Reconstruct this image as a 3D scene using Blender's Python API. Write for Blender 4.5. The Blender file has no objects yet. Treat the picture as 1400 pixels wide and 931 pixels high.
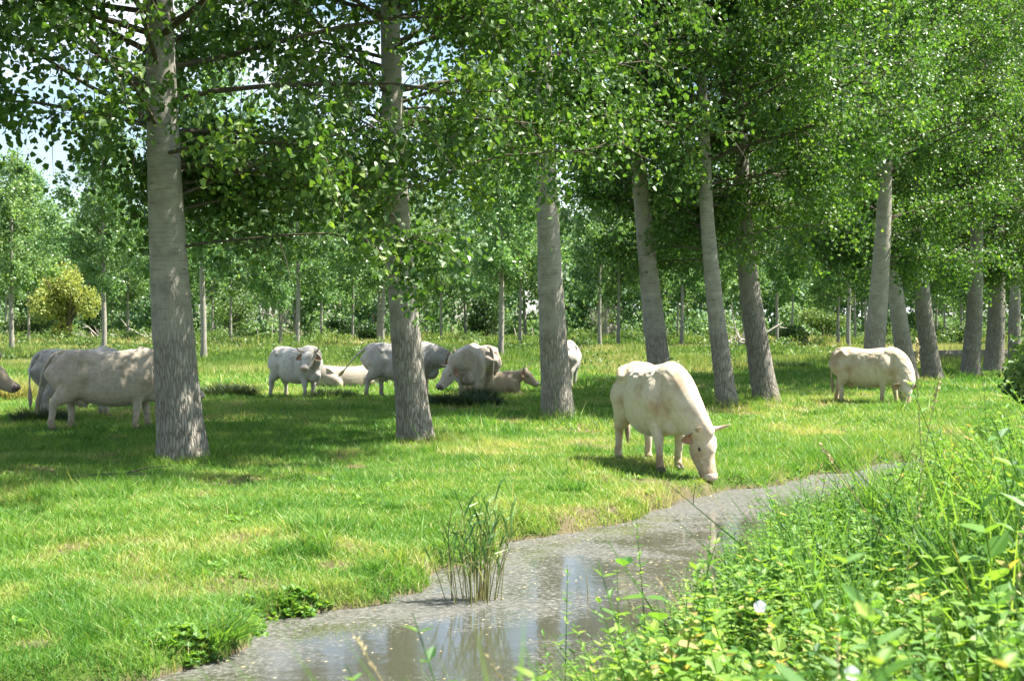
import bpy, math, random
import numpy as np
from mathutils import Vector, Matrix

C = bpy.context.scene.collection
RNG = np.random.default_rng(11)
F = 1900.0; HY = 440.0; CAMH = 1.95          # focal length in photo pixels, horizon row, eye height
R = math.radians


def at(px, py, z=0.0):
    """world point on the level z that shows at pixel (px, py) of the photograph"""
    d = (CAMH - z) * F / (py - HY)
    return (px - 700.0) / F * d, d


def at_d(px, d):
    return (px - 700.0) / F * d


# ------------------------------------------------------------------ mesh helpers
def mesh_np(name, verts, faces, mats=(), smooth=False, face_mat=None, attrs=None):
    """faces: list of integer arrays, each (N,k); attrs: {name: per-face float array}"""
    verts = np.asarray(verts, dtype=np.float32).reshape(-1, 3)
    me = bpy.data.meshes.new(name)
    me.vertices.add(len(verts)); me.vertices.foreach_set('co', verts.ravel())
    faces = [np.asarray(f, dtype=np.int32) for f in faces if len(f)]
    loops = np.concatenate([f.ravel() for f in faces])
    counts = np.concatenate([np.full(len(f), f.shape[1], dtype=np.int32) for f in faces])
    starts = np.concatenate([[0], np.cumsum(counts)[:-1]]).astype(np.int32)
    me.loops.add(len(loops)); me.loops.foreach_set('vertex_index', loops)
    me.polygons.add(len(counts)); me.polygons.foreach_set('loop_start', starts)
    me.polygons.foreach_set('loop_total', counts)
    me.polygons.foreach_set('use_smooth', np.full(len(counts), bool(smooth)))
    for m in mats:
        me.materials.append(m)
    if face_mat is not None:
        me.polygons.foreach_set('material_index', np.asarray(face_mat, dtype=np.int32))
    for k, v in (attrs or {}).items():
        a = me.attributes.new(k, 'FLOAT', 'FACE'); a.data.foreach_set('value', np.asarray(v, dtype=np.float32))
    me.update(); me.validate()
    return me


def put(name, me, parent=None, loc=(0, 0, 0), rz=0.0, **props):
    o = bpy.data.objects.new(name, me); C.objects.link(o)
    o.location = loc; o.rotation_euler = (0, 0, rz)
    if parent is not None:
        o.parent = parent
    for k, v in props.items():
        o[k] = v
    return o


class MB:
    """collects pieces into one mesh"""
    def __init__(s):
        s.v = []; s.f = {3: [], 4: []}; s.n = 0; s.t = {3: [], 4: []}

    def add(s, v, f, tint=0.5):
        v = np.asarray(v, float); f = np.asarray(f, int)
        k = f.shape[1]
        s.v.append(v); s.f[k].append(f + s.n); s.n += len(v)
        s.t[k].append(np.broadcast_to(np.asarray(tint, float), (len(f),)))

    def mesh(s, name, mats, smooth=False):
        fs = []; ts = []
        for k in (3, 4):
            if s.f[k]:
                fs.append(np.concatenate(s.f[k])); ts.append(np.concatenate(s.t[k]))
        return mesh_np(name, np.concatenate(s.v), fs, mats, smooth, attrs={'tint': np.concatenate(ts)})


def catmull(P, n):
    P = np.asarray(P, float)
    if len(P) < 3:
        t = np.linspace(0, 1, n * (len(P) - 1) + 1)[:, None]
        return P[0] * (1 - t) + P[-1] * t
    Q = np.vstack([2 * P[0] - P[1], P, 2 * P[-1] - P[-2]])
    out = []
    for i in range(1, len(Q) - 2):
        a, b, c, d = Q[i - 1], Q[i], Q[i + 1], Q[i + 2]
        for k in range(n):
            t = k / n
            out.append(.5 * (2 * b + (c - a) * t + (2 * a - 5 * b + 4 * c - d) * t * t + (3 * b - a - 3 * c + d) * t ** 3))
    out.append(P[-1])
    return np.array(out)


def ring_faces(nr, ns, cap=True):
    i = np.arange(nr - 1)[:, None] * ns; j = np.arange(ns)[None]
    a = i + j; b = i + (j + 1) % ns
    q = np.stack([a, b, b + ns, a + ns], -1).reshape(-1, 4)
    return q


def loft(pts, rad, n=20, side=(0, 1, 0), sub=4, power=2.0):
    """closed tube with elliptical rings; rad rows are (sideways, upwards) half sizes"""
    data = catmull(np.hstack([np.asarray(pts, float), np.asarray(rad, float)]), sub)
    p = data[:, :3]; r = np.maximum(data[:, 3:], 0.004)
    T = np.gradient(p, axis=0); T /= np.linalg.norm(T, axis=1)[:, None] + 1e-9
    side = np.asarray(side, float)
    S = side - (T @ side)[:, None] * T; S /= np.linalg.norm(S, axis=1)[:, None]
    U = np.cross(T, S)
    a = np.linspace(0, 2 * math.pi, n, endpoint=False)
    ca, sa = np.cos(a), np.sin(a)
    ca = np.sign(ca) * np.abs(ca) ** (2 / power); sa = np.sign(sa) * np.abs(sa) ** (2 / power)
    V = p[:, None] + S[:, None] * (r[:, 0:1, None] * ca[None, :, None]) + U[:, None] * (r[:, 1:2, None] * sa[None, :, None])
    nr = len(p)
    # rounded ends
    e0 = p[0] - T[0] * min(r[0]) * .5; e1 = p[-1] + T[-1] * min(r[-1]) * .5
    V = np.vstack([V.reshape(-1, 3), e0, e1])
    q = ring_faces(nr, n)
    j = np.arange(n)
    c0 = np.stack([np.full(n, nr * n), (j + 1) % n, j], -1)
    c1 = np.stack([np.full(n, nr * n + 1), (nr - 1) * n + j, (nr - 1) * n + (j + 1) % n], -1)
    return V, q, np.vstack([c0, c1])


def tube(pts, rad, n=6):
    """light tube for branches and stems (no caps)"""
    p = np.asarray(pts, float); r = np.asarray(rad, float)
    T = np.gradient(p, axis=0); T /= np.linalg.norm(T, axis=1)[:, None] + 1e-9
    ref = np.array([0, 0, 1.0]) if abs(T[0][2]) < .9 else np.array([1.0, 0, 0])
    S = np.cross(T, ref); S /= np.linalg.norm(S, axis=1)[:, None] + 1e-9
    U = np.cross(T, S)
    a = np.linspace(0, 2 * math.pi, n, endpoint=False)
    V = p[:, None] + r[:, None, None] * (S[:, None] * np.cos(a)[None, :, None] + U[:, None] * np.sin(a)[None, :, None])
    return V.reshape(-1, 3), ring_faces(len(p), n)


def add_loft(mb, *a, **k):
    V, q, t = loft(*a, **k)
    n = mb.n
    mb.v.append(V); mb.f[4].append(q + n); mb.f[3].append(t + n); mb.n += len(V)
    mb.t[4].append(np.full(len(q), .5)); mb.t[3].append(np.full(len(t), .5))


# ------------------------------------------------------------------ smooth noise
def _hash(ix, iy, seed):
    h = (ix.astype(np.int64) * 374761393 + iy.astype(np.int64) * 668265263 + seed * 144665) & 0x7fffffff
    h = ((h ^ (h >> 13)) * 1274126177) & 0x7fffffff
    return ((h ^ (h >> 16)) & 0xffff) / 65535.0


def noise2(x, y, s=1.0, seed=0):
    x = np.asarray(x, float) / s; y = np.asarray(y, float) / s
    ix, iy = np.floor(x), np.floor(y); fx, fy = x - ix, y - iy
    fx = fx * fx * (3 - 2 * fx); fy = fy * fy * (3 - 2 * fy)
    a = _hash(ix, iy, seed); b = _hash(ix + 1, iy, seed); c = _hash(ix, iy + 1, seed); d = _hash(ix + 1, iy + 1, seed)
    return (a * (1 - fx) + b * fx) * (1 - fy) + (c * (1 - fx) + d * fx) * fy


# ------------------------------------------------------------------ terrain
FAR = np.array([(-40, 5), (-12, 6.0), (-6, 6.8), (-3.2, 7.7), (-2.06, 8.5), (-1.68, 9.95), (-1.13, 10.7), (-0.56, 11.9), (0.14, 13.7),
                (1.47, 15.5), (2.34, 17.1), (3.45, 18.2), (4.9, 20.2), (6.1, 21.4), (9, 24), (16, 28), (30, 34), (60, 45), (140, 80)], float)
NEAR = np.array([(-40, 1.0), (-12, 2.5), (-5, 3.2), (-1.5, 4.5), (0.1, 6.6), (0.5, 8.0), (0.9, 9.2), (1.5, 10.6), (2.3, 12.3), (3.3, 14.0),
                 (4.2, 15.4), (5.2, 16.6), (6.8, 18.1), (7.9, 19.1), (10.5, 21.3), (17, 25.5), (31, 31.5), (61, 42), (141, 76)], float)
FAR_S = catmull(FAR, 4); NEAR_S = catmull(NEAR, 4)
POLY = np.vstack([FAR_S, NEAR_S[::-1]])
WATER_Z = -0.20


def seg_dist(x, y, line):
    best = np.full(x.shape, 1e9)
    for (ax, ay), (bx, by) in zip(line[:-1], line[1:]):
        dx, dy = bx - ax, by - ay
        t = np.clip(((x - ax) * dx + (y - ay) * dy) / (dx * dx + dy * dy), 0, 1)
        best = np.minimum(best, (x - ax - t * dx) ** 2 + (y - ay - t * dy) ** 2)
    return np.sqrt(best)


def inside(x, y):
    c = np.zeros(x.shape, bool)
    for (ax, ay), (bx, by) in zip(POLY, np.roll(POLY, -1, axis=0)):
        m = (ay > y) != (by > y)
        with np.errstate(divide='ignore', invalid='ignore'):
            c ^= m & (x < (bx - ax) * (y - ay) / (by - ay + 1e-12) + ax)
    return c


def shore(x, y):
    """signed distance to the waterline (negative over water) and whether on the near bank"""
    x = np.asarray(x, float); y = np.asarray(y, float)
    df, dn = seg_dist(x, y, FAR_S), seg_dist(x, y, NEAR_S)
    s = np.minimum(df, dn); s = np.where(inside(x, y), -s, s)
    s = s + (noise2(x, y, .7, 3) - .5) * .36 + (noise2(x, y, .18, 4) - .5) * .14
    return s, dn < df


def ground_z(x, y, sn=None):
    x = np.asarray(x, float); y = np.asarray(y, float)
    s, near = shore(x, y) if sn is None else sn
    base = (noise2(x, y, 6, 7) - .5) * .10 + (noise2(x, y, 1.3, 8) - .5) * .05 + (noise2(x, y, .35, 9) - .5) * .025
    ramp = np.clip(s / 1.2, 0, 1)
    far_z = -.17 + np.clip(s / .10, 0, 1) * .10 + ramp * (.07 + base)
    near_z = -.17 + np.clip(s / .25, 0, 1) * .15 + np.clip(s / 2.5, 0, 1) * .45 + ramp * base
    bed = np.clip(s / .35, -1, 0) * .45 - .17
    return np.where(s < 0, bed, np.where(near, near_z, far_z))


# ------------------------------------------------------------------ materials
def mat(name):
    m = bpy.data.materials.new(name); m.use_nodes = True
    nt = m.node_tree; nt.nodes.clear()
    return m, nt, nt.nodes, nt.links


def nd(nt, t, **kw):
    n = nt.nodes.new(t)
    for k, v in kw.items():
        if k.startswith('_'):
            setattr(n, k[1:], v)
        else:
            n.inputs[k.replace('__', ' ')].default_value = v
    return n


def ramp(nt, stops, fac=None):
    r = nt.nodes.new('ShaderNodeValToRGB')
    el = r.color_ramp.elements
    while len(el) < len(stops):
        el.new(.5)
    for e, (p, c) in zip(el, stops):
        e.position = p; e.color = (*c, 1) if len(c) == 3 else c
    if fac is not None:
        nt.links.new(fac, r.inputs[0])
    return r


def leaf_mat(name, stops, transl=.35, rough=.42, spec=.5, warm=(1.25, 1.25, .55), objvar=.0):
    m, nt, N, L = mat(name)
    a = nd(nt, 'ShaderNodeAttribute', _attribute_name='tint')
    r = ramp(nt, stops, a.outputs['Fac'])
    col = r.outputs[0]
    if objvar:
        oi = nd(nt, 'ShaderNodeObjectInfo')
        mr = nd(nt, 'ShaderNodeMapRange'); mr.inputs[3].default_value = 1 - objvar; mr.inputs[4].default_value = 1 + objvar
        L.new(oi.outputs['Random'], mr.inputs[0])
        hs = nd(nt, 'ShaderNodeHueSaturation')
        L.new(mr.outputs[0], hs.inputs['Value']); L.new(col, hs.inputs['Color'])
        mh = nd(nt, 'ShaderNodeMapRange'); mh.inputs[3].default_value = .5 - objvar * .08; mh.inputs[4].default_value = .5 + objvar * .05
        mm = nd(nt, 'ShaderNodeMath', _operation='FRACT'); mx = nd(nt, 'ShaderNodeMath', _operation='MULTIPLY'); mx.inputs[1].default_value = 7.3
        L.new(oi.outputs['Random'], mx.inputs[0]); L.new(mx.outputs[0], mm.inputs[0]); L.new(mm.outputs[0], mh.inputs[0]); L.new(mh.outputs[0], hs.inputs['Hue'])
        col = hs.outputs[0]
    p = nd(nt, 'ShaderNodeBsdfPrincipled', Roughness=rough)
    p.inputs['Specular IOR Level'].default_value = spec
    L.new(col, p.inputs['Base Color'])
    t = nd(nt, 'ShaderNodeBsdfTranslucent')
    mixc = nd(nt, 'ShaderNodeMix', _data_type='RGBA', _blend_type='MULTIPLY'); mixc.inputs[0].default_value = 1
    mixc.inputs[7].default_value = (*warm, 1)
    L.new(col, mixc.inputs[6]); L.new(mixc.outputs[2], t.inputs['Color'])
    ms = nd(nt, 'ShaderNodeMixShader'); ms.inputs[0].default_value = transl
    L.new(p.outputs[0], ms.inputs[1]); L.new(t.outputs[0], ms.inputs[2])
    o = nd(nt, 'ShaderNodeOutputMaterial'); L.new(ms.outputs[0], o.inputs[0])
    return m


def plain(name, col, rough=.6, spec=.4, nscale=0, namp=.15, bump=0, coord='Object'):
    m, nt, N, L = mat(name)
    p = nd(nt, 'ShaderNodeBsdfPrincipled', Roughness=rough)
    p.inputs['Specular IOR Level'].default_value = spec
    p.inputs['Base Color'].default_value = (*col, 1)
    if nscale:
        tc = nd(nt, 'ShaderNodeTexCoord'); nz = nd(nt, 'ShaderNodeTexNoise', Scale=nscale, Detail=5)
        L.new(tc.outputs[coord], nz.inputs[0])
        lo = tuple(c * (1 - namp * 1.6) for c in col); hi = tuple(min(1, c * (1 + namp)) for c in col)
        r = ramp(nt, [(.3, lo), (.7, hi)], nz.outputs[0]); L.new(r.outputs[0], p.inputs['Base Color'])
        if bump:
            b = nd(nt, 'ShaderNodeBump', Strength=bump, Distance=.01); L.new(nz.outputs[0], b.inputs['Height']); L.new(b.outputs[0], p.inputs['Normal'])
    o = nd(nt, 'ShaderNodeOutputMaterial'); L.new(p.outputs[0], o.inputs[0])
    return m
# ------------------------------------------------------------------ cattle
def hide_mat(name, light, tan, grime=0.25, tanlo=.5, tanhi=.72):
    m, nt, N, L = mat(name)
    tc = nd(nt, 'ShaderNodeTexCoord')
    n1 = nd(nt, 'ShaderNodeTexNoise', Scale=2.2, Detail=3, Roughness=.55); L.new(tc.outputs['Object'], n1.inputs[0])
    n2 = nd(nt, 'ShaderNodeTexNoise', Scale=16, Detail=5, Roughness=.7); L.new(tc.outputs['Object'], n2.inputs[0])
    n3 = nd(nt, 'ShaderNodeTexNoise', Scale=120, Detail=2); L.new(tc.outputs['Object'], n3.inputs[0])
    r = ramp(nt, [(tanlo, light), (tanhi, tan)], n1.outputs[0])
    r2 = ramp(nt, [(.3, (1 - grime,) * 3), (.62, (1, 1, 1))], n2.outputs[0])
    mx = nd(nt, 'ShaderNodeMix', _data_type='RGBA', _blend_type='MULTIPLY'); mx.inputs[0].default_value = 1
    L.new(r.outputs[0], mx.inputs[6]); L.new(r2.outputs[0], mx.inputs[7])
    # mud and grass stain on the lower legs
    sx = nd(nt, 'ShaderNodeSeparateXYZ'); L.new(tc.outputs['Object'], sx.inputs[0])
    ad = nd(nt, 'ShaderNodeMath', _operation='MULTIPLY_ADD'); L.new(n2.outputs[0], ad.inputs[0]); ad.inputs[1].default_value = .5; L.new(sx.outputs[2], ad.inputs[2])
    r3 = ramp(nt, [(.25, (.62, .52, .40)), (.55, (1, 1, 1))], ad.outputs[0])
    mx2 = nd(nt, 'ShaderNodeMix', _data_type='RGBA', _blend_type='MULTIPLY'); mx2.inputs[0].default_value = 1
    L.new(mx.outputs[2], mx2.inputs[6]); L.new(r3.outputs[0], mx2.inputs[7])
    p = nd(nt, 'ShaderNodeBsdfPrincipled', Roughness=.72)
    p.inputs['Specular IOR Level'].default_value = .25
    p.inputs['Sheen Weight'].default_value = .25
    p.inputs['Sheen Roughness'].default_value = .4
    L.new(mx2.outputs[2], p.inputs['Base Color'])
    b = nd(nt, 'ShaderNodeBump', Strength=.35, Distance=.012)
    am = nd(nt, 'ShaderNodeMath', _operation='MULTIPLY_ADD'); L.new(n3.outputs[0], am.inputs[0]); am.inputs[1].default_value = .35; L.new(n2.outputs[0], am.inputs[2])
    L.new(am.outputs[0], b.inputs['Height']); L.new(b.outputs[0], p.inputs['Normal'])
    o = nd(nt, 'ShaderNodeOutputMaterial'); L.new(p.outputs[0], o.inputs[0])
    return m


M_HIDE = hide_mat('cream_hide', (.54, .46, .35), (.42, .33, .24), .3)
M_HIDE_K = hide_mat('pale_cream_hide', (.60, .51, .375), (.44, .32, .20), .18, .46, .66)
M_HIDE_GREY = hide_mat('grey_white_hide', (.50, .47, .41), (.38, .34, .28), .3)
M_HIDE_DARK = hide_mat('shaded_grey_hide', (.34, .29, .23), (.25, .20, .15), .2)
M_HIDE_TAN = hide_mat('tan_hide', (.43, .345, .245), (.33, .25, .17), .2)
M_EAR = plain('ear_inside_skin', (.36, .21, .13), .7, .2, 30, .2)
M_NOSE = plain('pink_muzzle_skin', (.47, .38, .31), .45, .5, 60, .15)
M_NOSED = plain('dark_muzzle_skin', (.16, .11, .10), .4, .5, 60, .15)
M_HORN = plain('horn', (.42, .33, .22), .45, .5, 14, .3)
M_HOOF = plain('hoof', (.09, .07, .055), .6, .4, 40, .3)
M_EYE = plain('eye', (.012, .009, .008), .12, .6)
M_TUFT = plain('tail_hair', (.40, .33, .25), .9, .1, 50, .3)


def rotz(P, a, piv=(0, 0, 0)):
    P = np.asarray(P, float) - piv
    c, s = math.cos(a), math.sin(a)
    return np.stack([P[..., 0] * c - P[..., 1] * s, P[..., 0] * s + P[..., 1] * c, P[..., 2]], -1) + piv


def skin(mb, voxel, smooth, name, m):
    me = mb.mesh(name, [m])
    o = bpy.data.objects.new(name, me); C.objects.link(o)
    r = o.modifiers.new('r', 'REMESH'); r.mode = 'VOXEL'; r.voxel_size = voxel; r.use_smooth_shade = True
    s = o.modifiers.new('s', 'SMOOTH'); s.factor = .5; s.iterations = smooth
    dg = bpy.context.evaluated_depsgraph_get(); dg.update()
    out = bpy.data.meshes.new_from_object(o.evaluated_get(dg))
    out.name = name
    bpy.data.objects.remove(o); bpy.data.meshes.remove(me)
    out.materials.clear(); out.materials.append(m)
    out.polygons.foreach_set('use_smooth', np.ones(len(out.polygons), bool))
    return out


def sculpt(me, low):
    """hollows, grooves and ribs of a real animal pressed into the smooth trunk"""
    n = len(me.vertices); co = np.empty(n * 3, np.float32); me.vertices.foreach_get('co', co); co = co.reshape(-1, 3).astype(float)
    x, y, z = co[:, 0], co[:, 1], co[:, 2] - low
    sgn = np.sign(y); side = np.clip((np.abs(y) - .08) / .12, 0, 1)
    g = lambda cx, sx, cz, sz: np.exp(-((x - cx) / sx) ** 2 - ((z - cz) / sz) ** 2)
    push = .045 * g(-.27, .13, 1.11, .09) + .028 * g(.37, .06, .85, .28) + .035 * g(-.33, .07, .78, .14) + .015 * g(-.66, .10, 1.18, .06)
    push += .030 * g(.78, .05, 1.02, .22) + .02 * g(.46, .03, 1.12, .16)
    push -= .022 * g(-.60, .16, .92, .14) + .02 * g(.60, .09, .92, .16) + .016 * g(.47, .05, 1.0, .2)
    rib = np.clip((x + .22) / .08, 0, 1) * np.clip((.36 - x) / .08, 0, 1) * np.exp(-((z - .95) / .20) ** 2)
    push += (.0045 if low == 0 else 0) * np.sin((x + (z - .95) * .25) * 2 * math.pi / .085) * rib
    lump = (noise2(x + z * .3 + 7, z + y * 2, .10, 5) - .5) * .014 + (noise2(x, z + y, .045, 6) - .5) * .005
    co[:, 1] -= sgn * push * side
    co[:, 1] += sgn * lump * side
    co[:, 2] -= np.where((np.abs(y) < .1) & (z > 1.2) & (x < .4), (.012 * np.cos(x * 9)), 0)
    me.vertices.foreach_set('co', co.astype(np.float32).ravel()); me.update()
    return me


def make_cow(label, px_c, d, yaw, pose='up', head_yaw=None, hide=None, scale=1.0, horns=True, group='pale cattle in the poplar meadow',
             tail=0.0, nose=None, steps=(0, 0, 0, 0), voxel=.02, udder=True, head_down=0.0, category='cow', ears_down=.15, fat=1.0, name='cow', x=None, zoff=0.0, horn_up=.12, ear_back=.25):
    """yaw and head_yaw are world angles in degrees (0 = facing right, -90 = facing the camera)"""
    hide = hide or M_HIDE; nose = nose or M_NOSE
    x = at_d(px_c, d) if x is None else x
    z = float(ground_z(np.array([x]), np.array([d]))[0])
    root = put(name, None, loc=(x, d, z - .03 + zoff), rz=R(yaw), label=label, category=category, group=group)
    root.scale = (scale,) * 3
    root.empty_display_size = .3
    turn = R((head_yaw if head_yaw is not None else yaw) - yaw)
    low = -.60 if pose == 'lie' else 0.0
    mb = MB()
    f = fat
    # trunk
    tz = np.array([(-.92, 1.12, .11, .14), (-.88, 1.08, .21, .25), (-.74, 1.03, .30 * f, .36), (-.54, .99, .335 * f, .41), (-.27, .93, .36 * f, .445),
                   (.02, .89, .40 * f, .48), (.30, .90, .385 * f, .475), (.52, .93, .335 * f, .455), (.70, .95, .285, .40), (.84, .95, .20, .30), (.91, .95, .09, .16)])
    add_loft(mb, [(a, 0, b + low) for a, b, _, _ in tz], [(c, e) for _, _, c, e in tz], n=28, sub=4, power=2.25)
    for s in (1, -1):
        # hook bone, pin bone, shoulder blade, haunch
        add_loft(mb, [(-.62, s * .10, 1.32 + low), (-.50, s * .22, 1.26 + low), (-.40, s * .28, 1.16 + low)], [(.08, .05), (.11, .06), (.09, .06)], n=10)
        add_loft(mb, [(-.76, s * .06, 1.25 + low), (-.86, s * .10, 1.17 + low)], [(.09, .08), (.08, .075)], n=10, side=(0, 0, 1))
        add_loft(mb, [(.50, s * .12, 1.30 + low), (.57, s * .25, 1.10 + low), (.62, s * .29, .90 + low), (.60, s * .24, .76 + low)], [(.10, .06), (.17, .075), (.17, .075), (.10, .06)], n=12, side=(1, 0, 0))
    add_loft(mb, [(.25, 0, 1.28 + low), (.50, 0, 1.315 + low), (.74, 0, 1.26 + low)], [(.09, .08), (.11, .085), (.10, .08)], n=12)
    add_loft(mb, [(-.88, 0, 1.30 + low), (-.72, 0, 1.36 + low), (-.5, 0, 1.36 + low)], [(.05, .04), (.07, .05), (.06, .04)], n=12)
    # legs: 0 left hind, 1 right hind, 2 left front, 3 right front
    hooves = []
    if pose != 'lie':
        for i, s in ((0, 1), (1, -1)):
            st = steps[i]
            P = [(-.60, s * .13, 1.16), (-.58, s * .185, .98), (-.52 + st * .2, s * .20, .80), (-.60 + st * .5, s * .19, .63), (-.715 + st * .8, s * .18, .48), (-.715 + st * .95, s * .18, .30), (-.735 + st, s * .18, .13), (-.69 + st, s * .18, .06)]
            add_loft(mb, P, [(.24, .13), (.30, .17), (.245, .155), (.17, .12), (.088, .07), (.06, .052), (.06, .054), (.06, .055)], n=14, side=(1, 0, 0), sub=4)
            hooves.append((-.68 + st, s * .18))
        for i, s in ((2, 1), (3, -1)):
            st = steps[i]
            P = [(.62, s * .16, 1.0), (.58, s * .20, .84), (.53 + st * .1, s * .20, .68), (.54 + st * .45, s * .185, .50), (.545 + st * .6, s * .18, .42), (.535 + st * .8, s * .18, .27), (.53 + st, s * .18, .12), (.56 + st, s * .18, .06)]
            add_loft(mb, P, [(.22, .12), (.20, .13), (.145, .105), (.083, .07), (.077, .068), (.054, .048), (.058, .053), (.06, .055)], n=14, side=(1, 0, 0), sub=4)
            hooves.append((.57 + st, s * .18))
        add_loft(mb, [(.62, 0, .66), (.80, 0, .60), (.92, 0, .72)], [(.14, .12), (.13, .13), (.08, .10)], n=12)      # brisket
        if udder:
            add_loft(mb, [(-.30, 0, .56), (-.42, 0, .51), (-.52, 0, .56)], [(.10, .07), (.13, .10), (.09, .09)], n=14)
            for a in (-.36, -.46):
                for s in (1, -1):
                    add_loft(mb, [(a, s * .05, .47), (a, s * .055, .38)], [(.018, .018), (.013, .013)], n=8, side=(1, 0, 0))
    else:
        for s in (1, -1):
            add_loft(mb, [(-.55, s * .2, .42), (-.35, s * .36, .30), (-.25, s * .42, .14), (-.45, s * .44, .08), (-.68, s * .42, .07)], [(.2, .18), (.19, .13), (.11, .09), (.06, .05), (.05, .05)], n=12, side=(0, 0, 1))
            add_loft(mb, [(.60, s * .15, .38), (.72, s * .22, .18), (.90, s * .22, .09), (.98, s * .2, .06), (.72, s * .24, .06)], [(.14, .10), (.09, .08), (.06, .05), (.055, .05), (.045, .045)], n=12, side=(0, 1, 0))
    # neck and head
    if pose == 'graze':
        neck = [(.50, 0, 1.08), (.76, 0, .99), (.98, 0, .80), (1.14, 0, .60), (1.22, 0, .47)]
        nr = [(.27, .38), (.245, .37), (.205, .31), (.165, .245), (.14, .18)]
        poll = np.array([1.235, 0, .535]); hd = np.array([.20, 0, -.98])
    elif pose == 'low':
        neck = [(.50, 0, 1.10), (.80, 0, 1.08), (1.05, 0, 1.04), (1.24, 0, 1.00)]
        nr = [(.25, .36), (.22, .31), (.175, .25), (.145, .19)]
        poll = np.array([1.27, 0, 1.05]); hd = np.array([.62, 0, -.78])
    elif pose == 'lie':
        neck = [(.50, 0, .52), (.76, 0, .58), (.95, 0, .67), (1.08, 0, .74)]
        nr = [(.20, .30), (.18, .24), (.14, .18), (.12, .15)]
        poll = np.array([1.12, 0, .80]); hd = np.array([.74, 0, -.67])
    else:
        neck = [(.50, 0, 1.08), (.80, 0, 1.12), (1.02, 0, 1.19), (1.14, 0, 1.23)]
        nr = [(.25, .37), (.22, .31), (.175, .24), (.145, .19)]
        poll = np.array([1.17, 0, 1.29]); hd = np.array([.78, 0, -.62])
    piv = np.array([.55, 0, 0])
    k = len(neck)
    neck = np.array([rotz(p, turn * .75 * (i / (k - 1)) ** 1.2, piv) for i, p in enumerate(neck)])
    shift = neck[-1] - np.array([rotz(np.array(neck[-1]) * 0 + 0, 0)])[0] * 0
    p0 = {'graze': (1.22, 0, .47), 'low': (1.24, 0, 1.0), 'lie': (1.08, 0, .74)}.get(pose, (1.14, 0, 1.23))
    off = rotz(poll - np.array(p0), turn)
    poll = neck[-1] + off
    poll[2] -= head_down
    hd = hd / np.linalg.norm(hd); hd = rotz(hd, turn)
    sd = rotz(np.array([0, 1.0, 0]), turn)
    hu = np.cross(hd, sd)                       # towards the forehead's outside
    HS = 1.13; hd, sd, hu = hd * HS, sd * HS, hu * HS
    add_loft(mb, neck, nr, n=18, side=(0, 1, 0) if abs(math.sin(turn)) < .8 else tuple(rotz(np.array([0, 1., 0]), turn * .5)), sub=5)
    if pose in ('up', 'low'):                   # dewlap
        dl = [neck[1] + (0, 0, -.30), neck[2] + (0, 0, -.22), neck[-1] + (0, 0, -.13)]
        add_loft(mb, [np.array([.82, 0, .72])] + dl, [(.06, .10), (.04, .09), (.03, .07), (.025, .04)], n=10)
    L = .50
    # head profile: s along, centre offset in hu, half width, half depth
    prof = [(-.06, -.07, .085, .085), (.02, -.065, .13, .12), (.11, -.08, .14, .15), (.20, -.105, .122, .155), (.30, -.10, .098, .125), (.39, -.085, .092, .102), (.46, -.078, .098, .092), (.505, -.078, .082, .074)]
    hp = [poll + hd * s + hu * c for s, c, _, _ in prof]
    add_loft(mb, hp, [(a * HS, b * HS) for _, _, a, b in prof], n=20, side=tuple(sd), sub=4, power=2.3)
    for s in (1, -1):                           # brow ridges, cheeks
        add_loft(mb, [poll + hd * .06 + hu * .02 + sd * s * .085, poll + hd * .17 + hu * .0 + sd * s * .098], [(.035, .03), (.028, .026)], n=8, side=tuple(sd))
        add_loft(mb, [poll + hd * .14 - hu * .13 + sd * s * .06, poll + hd * .27 - hu * .13 + sd * s * .055], [(.055, .05), (.04, .045)], n=8, side=tuple(sd))
    add_loft(mb, [poll - hd * .05 + hu * .0 - sd * .08, poll - hd * .05 + hu * .02, poll - hd * .05 + hu * .0 + sd * .08], [(.05, .045), (.06, .055), (.05, .045)], n=10, side=tuple(hd))
    put('body', sculpt(skin(mb, voxel, 8, 'body', hide), low) if pose != 'lie' else skin(mb, voxel, 6, 'body', hide), root)
    # muzzle pad with nostrils
    b = MB()
    add_loft(b, [poll + hd * .455 - hu * .06, poll + hd * .502 - hu * .062, poll + hd * .522 - hu * .068], [(.110, .088), (.102, .083), (.062, .05)], n=18, side=tuple(sd), power=2.4)
    muz = put('muzzle', b.mesh('muzzle', [nose], True), root)
    for s in (1, -1):
        b = MB()
        q = poll + hd * .505 - hu * .022 + sd * s * .046
        add_loft(b, [q - sd * .014 * s, q + sd * .012 * s + hu * .006], [(.011, .014), (.012, .010)], n=8, side=tuple(hd))
        put('nostril', b.mesh('nostril', [M_EYE], True), muz)
    for s in (1, -1):
        b = MB(); q = poll + hd * .165 - hu * .05 + sd * s * .128
        add_loft(b, [q - hd * .022, q, q + hd * .022], [(.009, .010), (.016, .019), (.009, .010)], n=10, side=tuple(sd))
        put('eye', b.mesh('eye', [M_EYE], True), root)
        # ear: cupped leaf
        base = poll + hd * .035 - hu * .06 + sd * s * .10
        dirv = sd * s * 1.0 - np.array([0, 0, ears_down]) - hd * .10 - hu * ear_back; dirv = dirv / np.linalg.norm(dirv)
        wv = np.cross(dirv, hd * .6 + hu * .8); wv /= np.linalg.norm(wv)
        nv = np.cross(wv, dirv)
        if nv @ (hd * .5 + hu) < 0: nv = -nv
        n_l, n_w = 9, 7
        V = []
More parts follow.
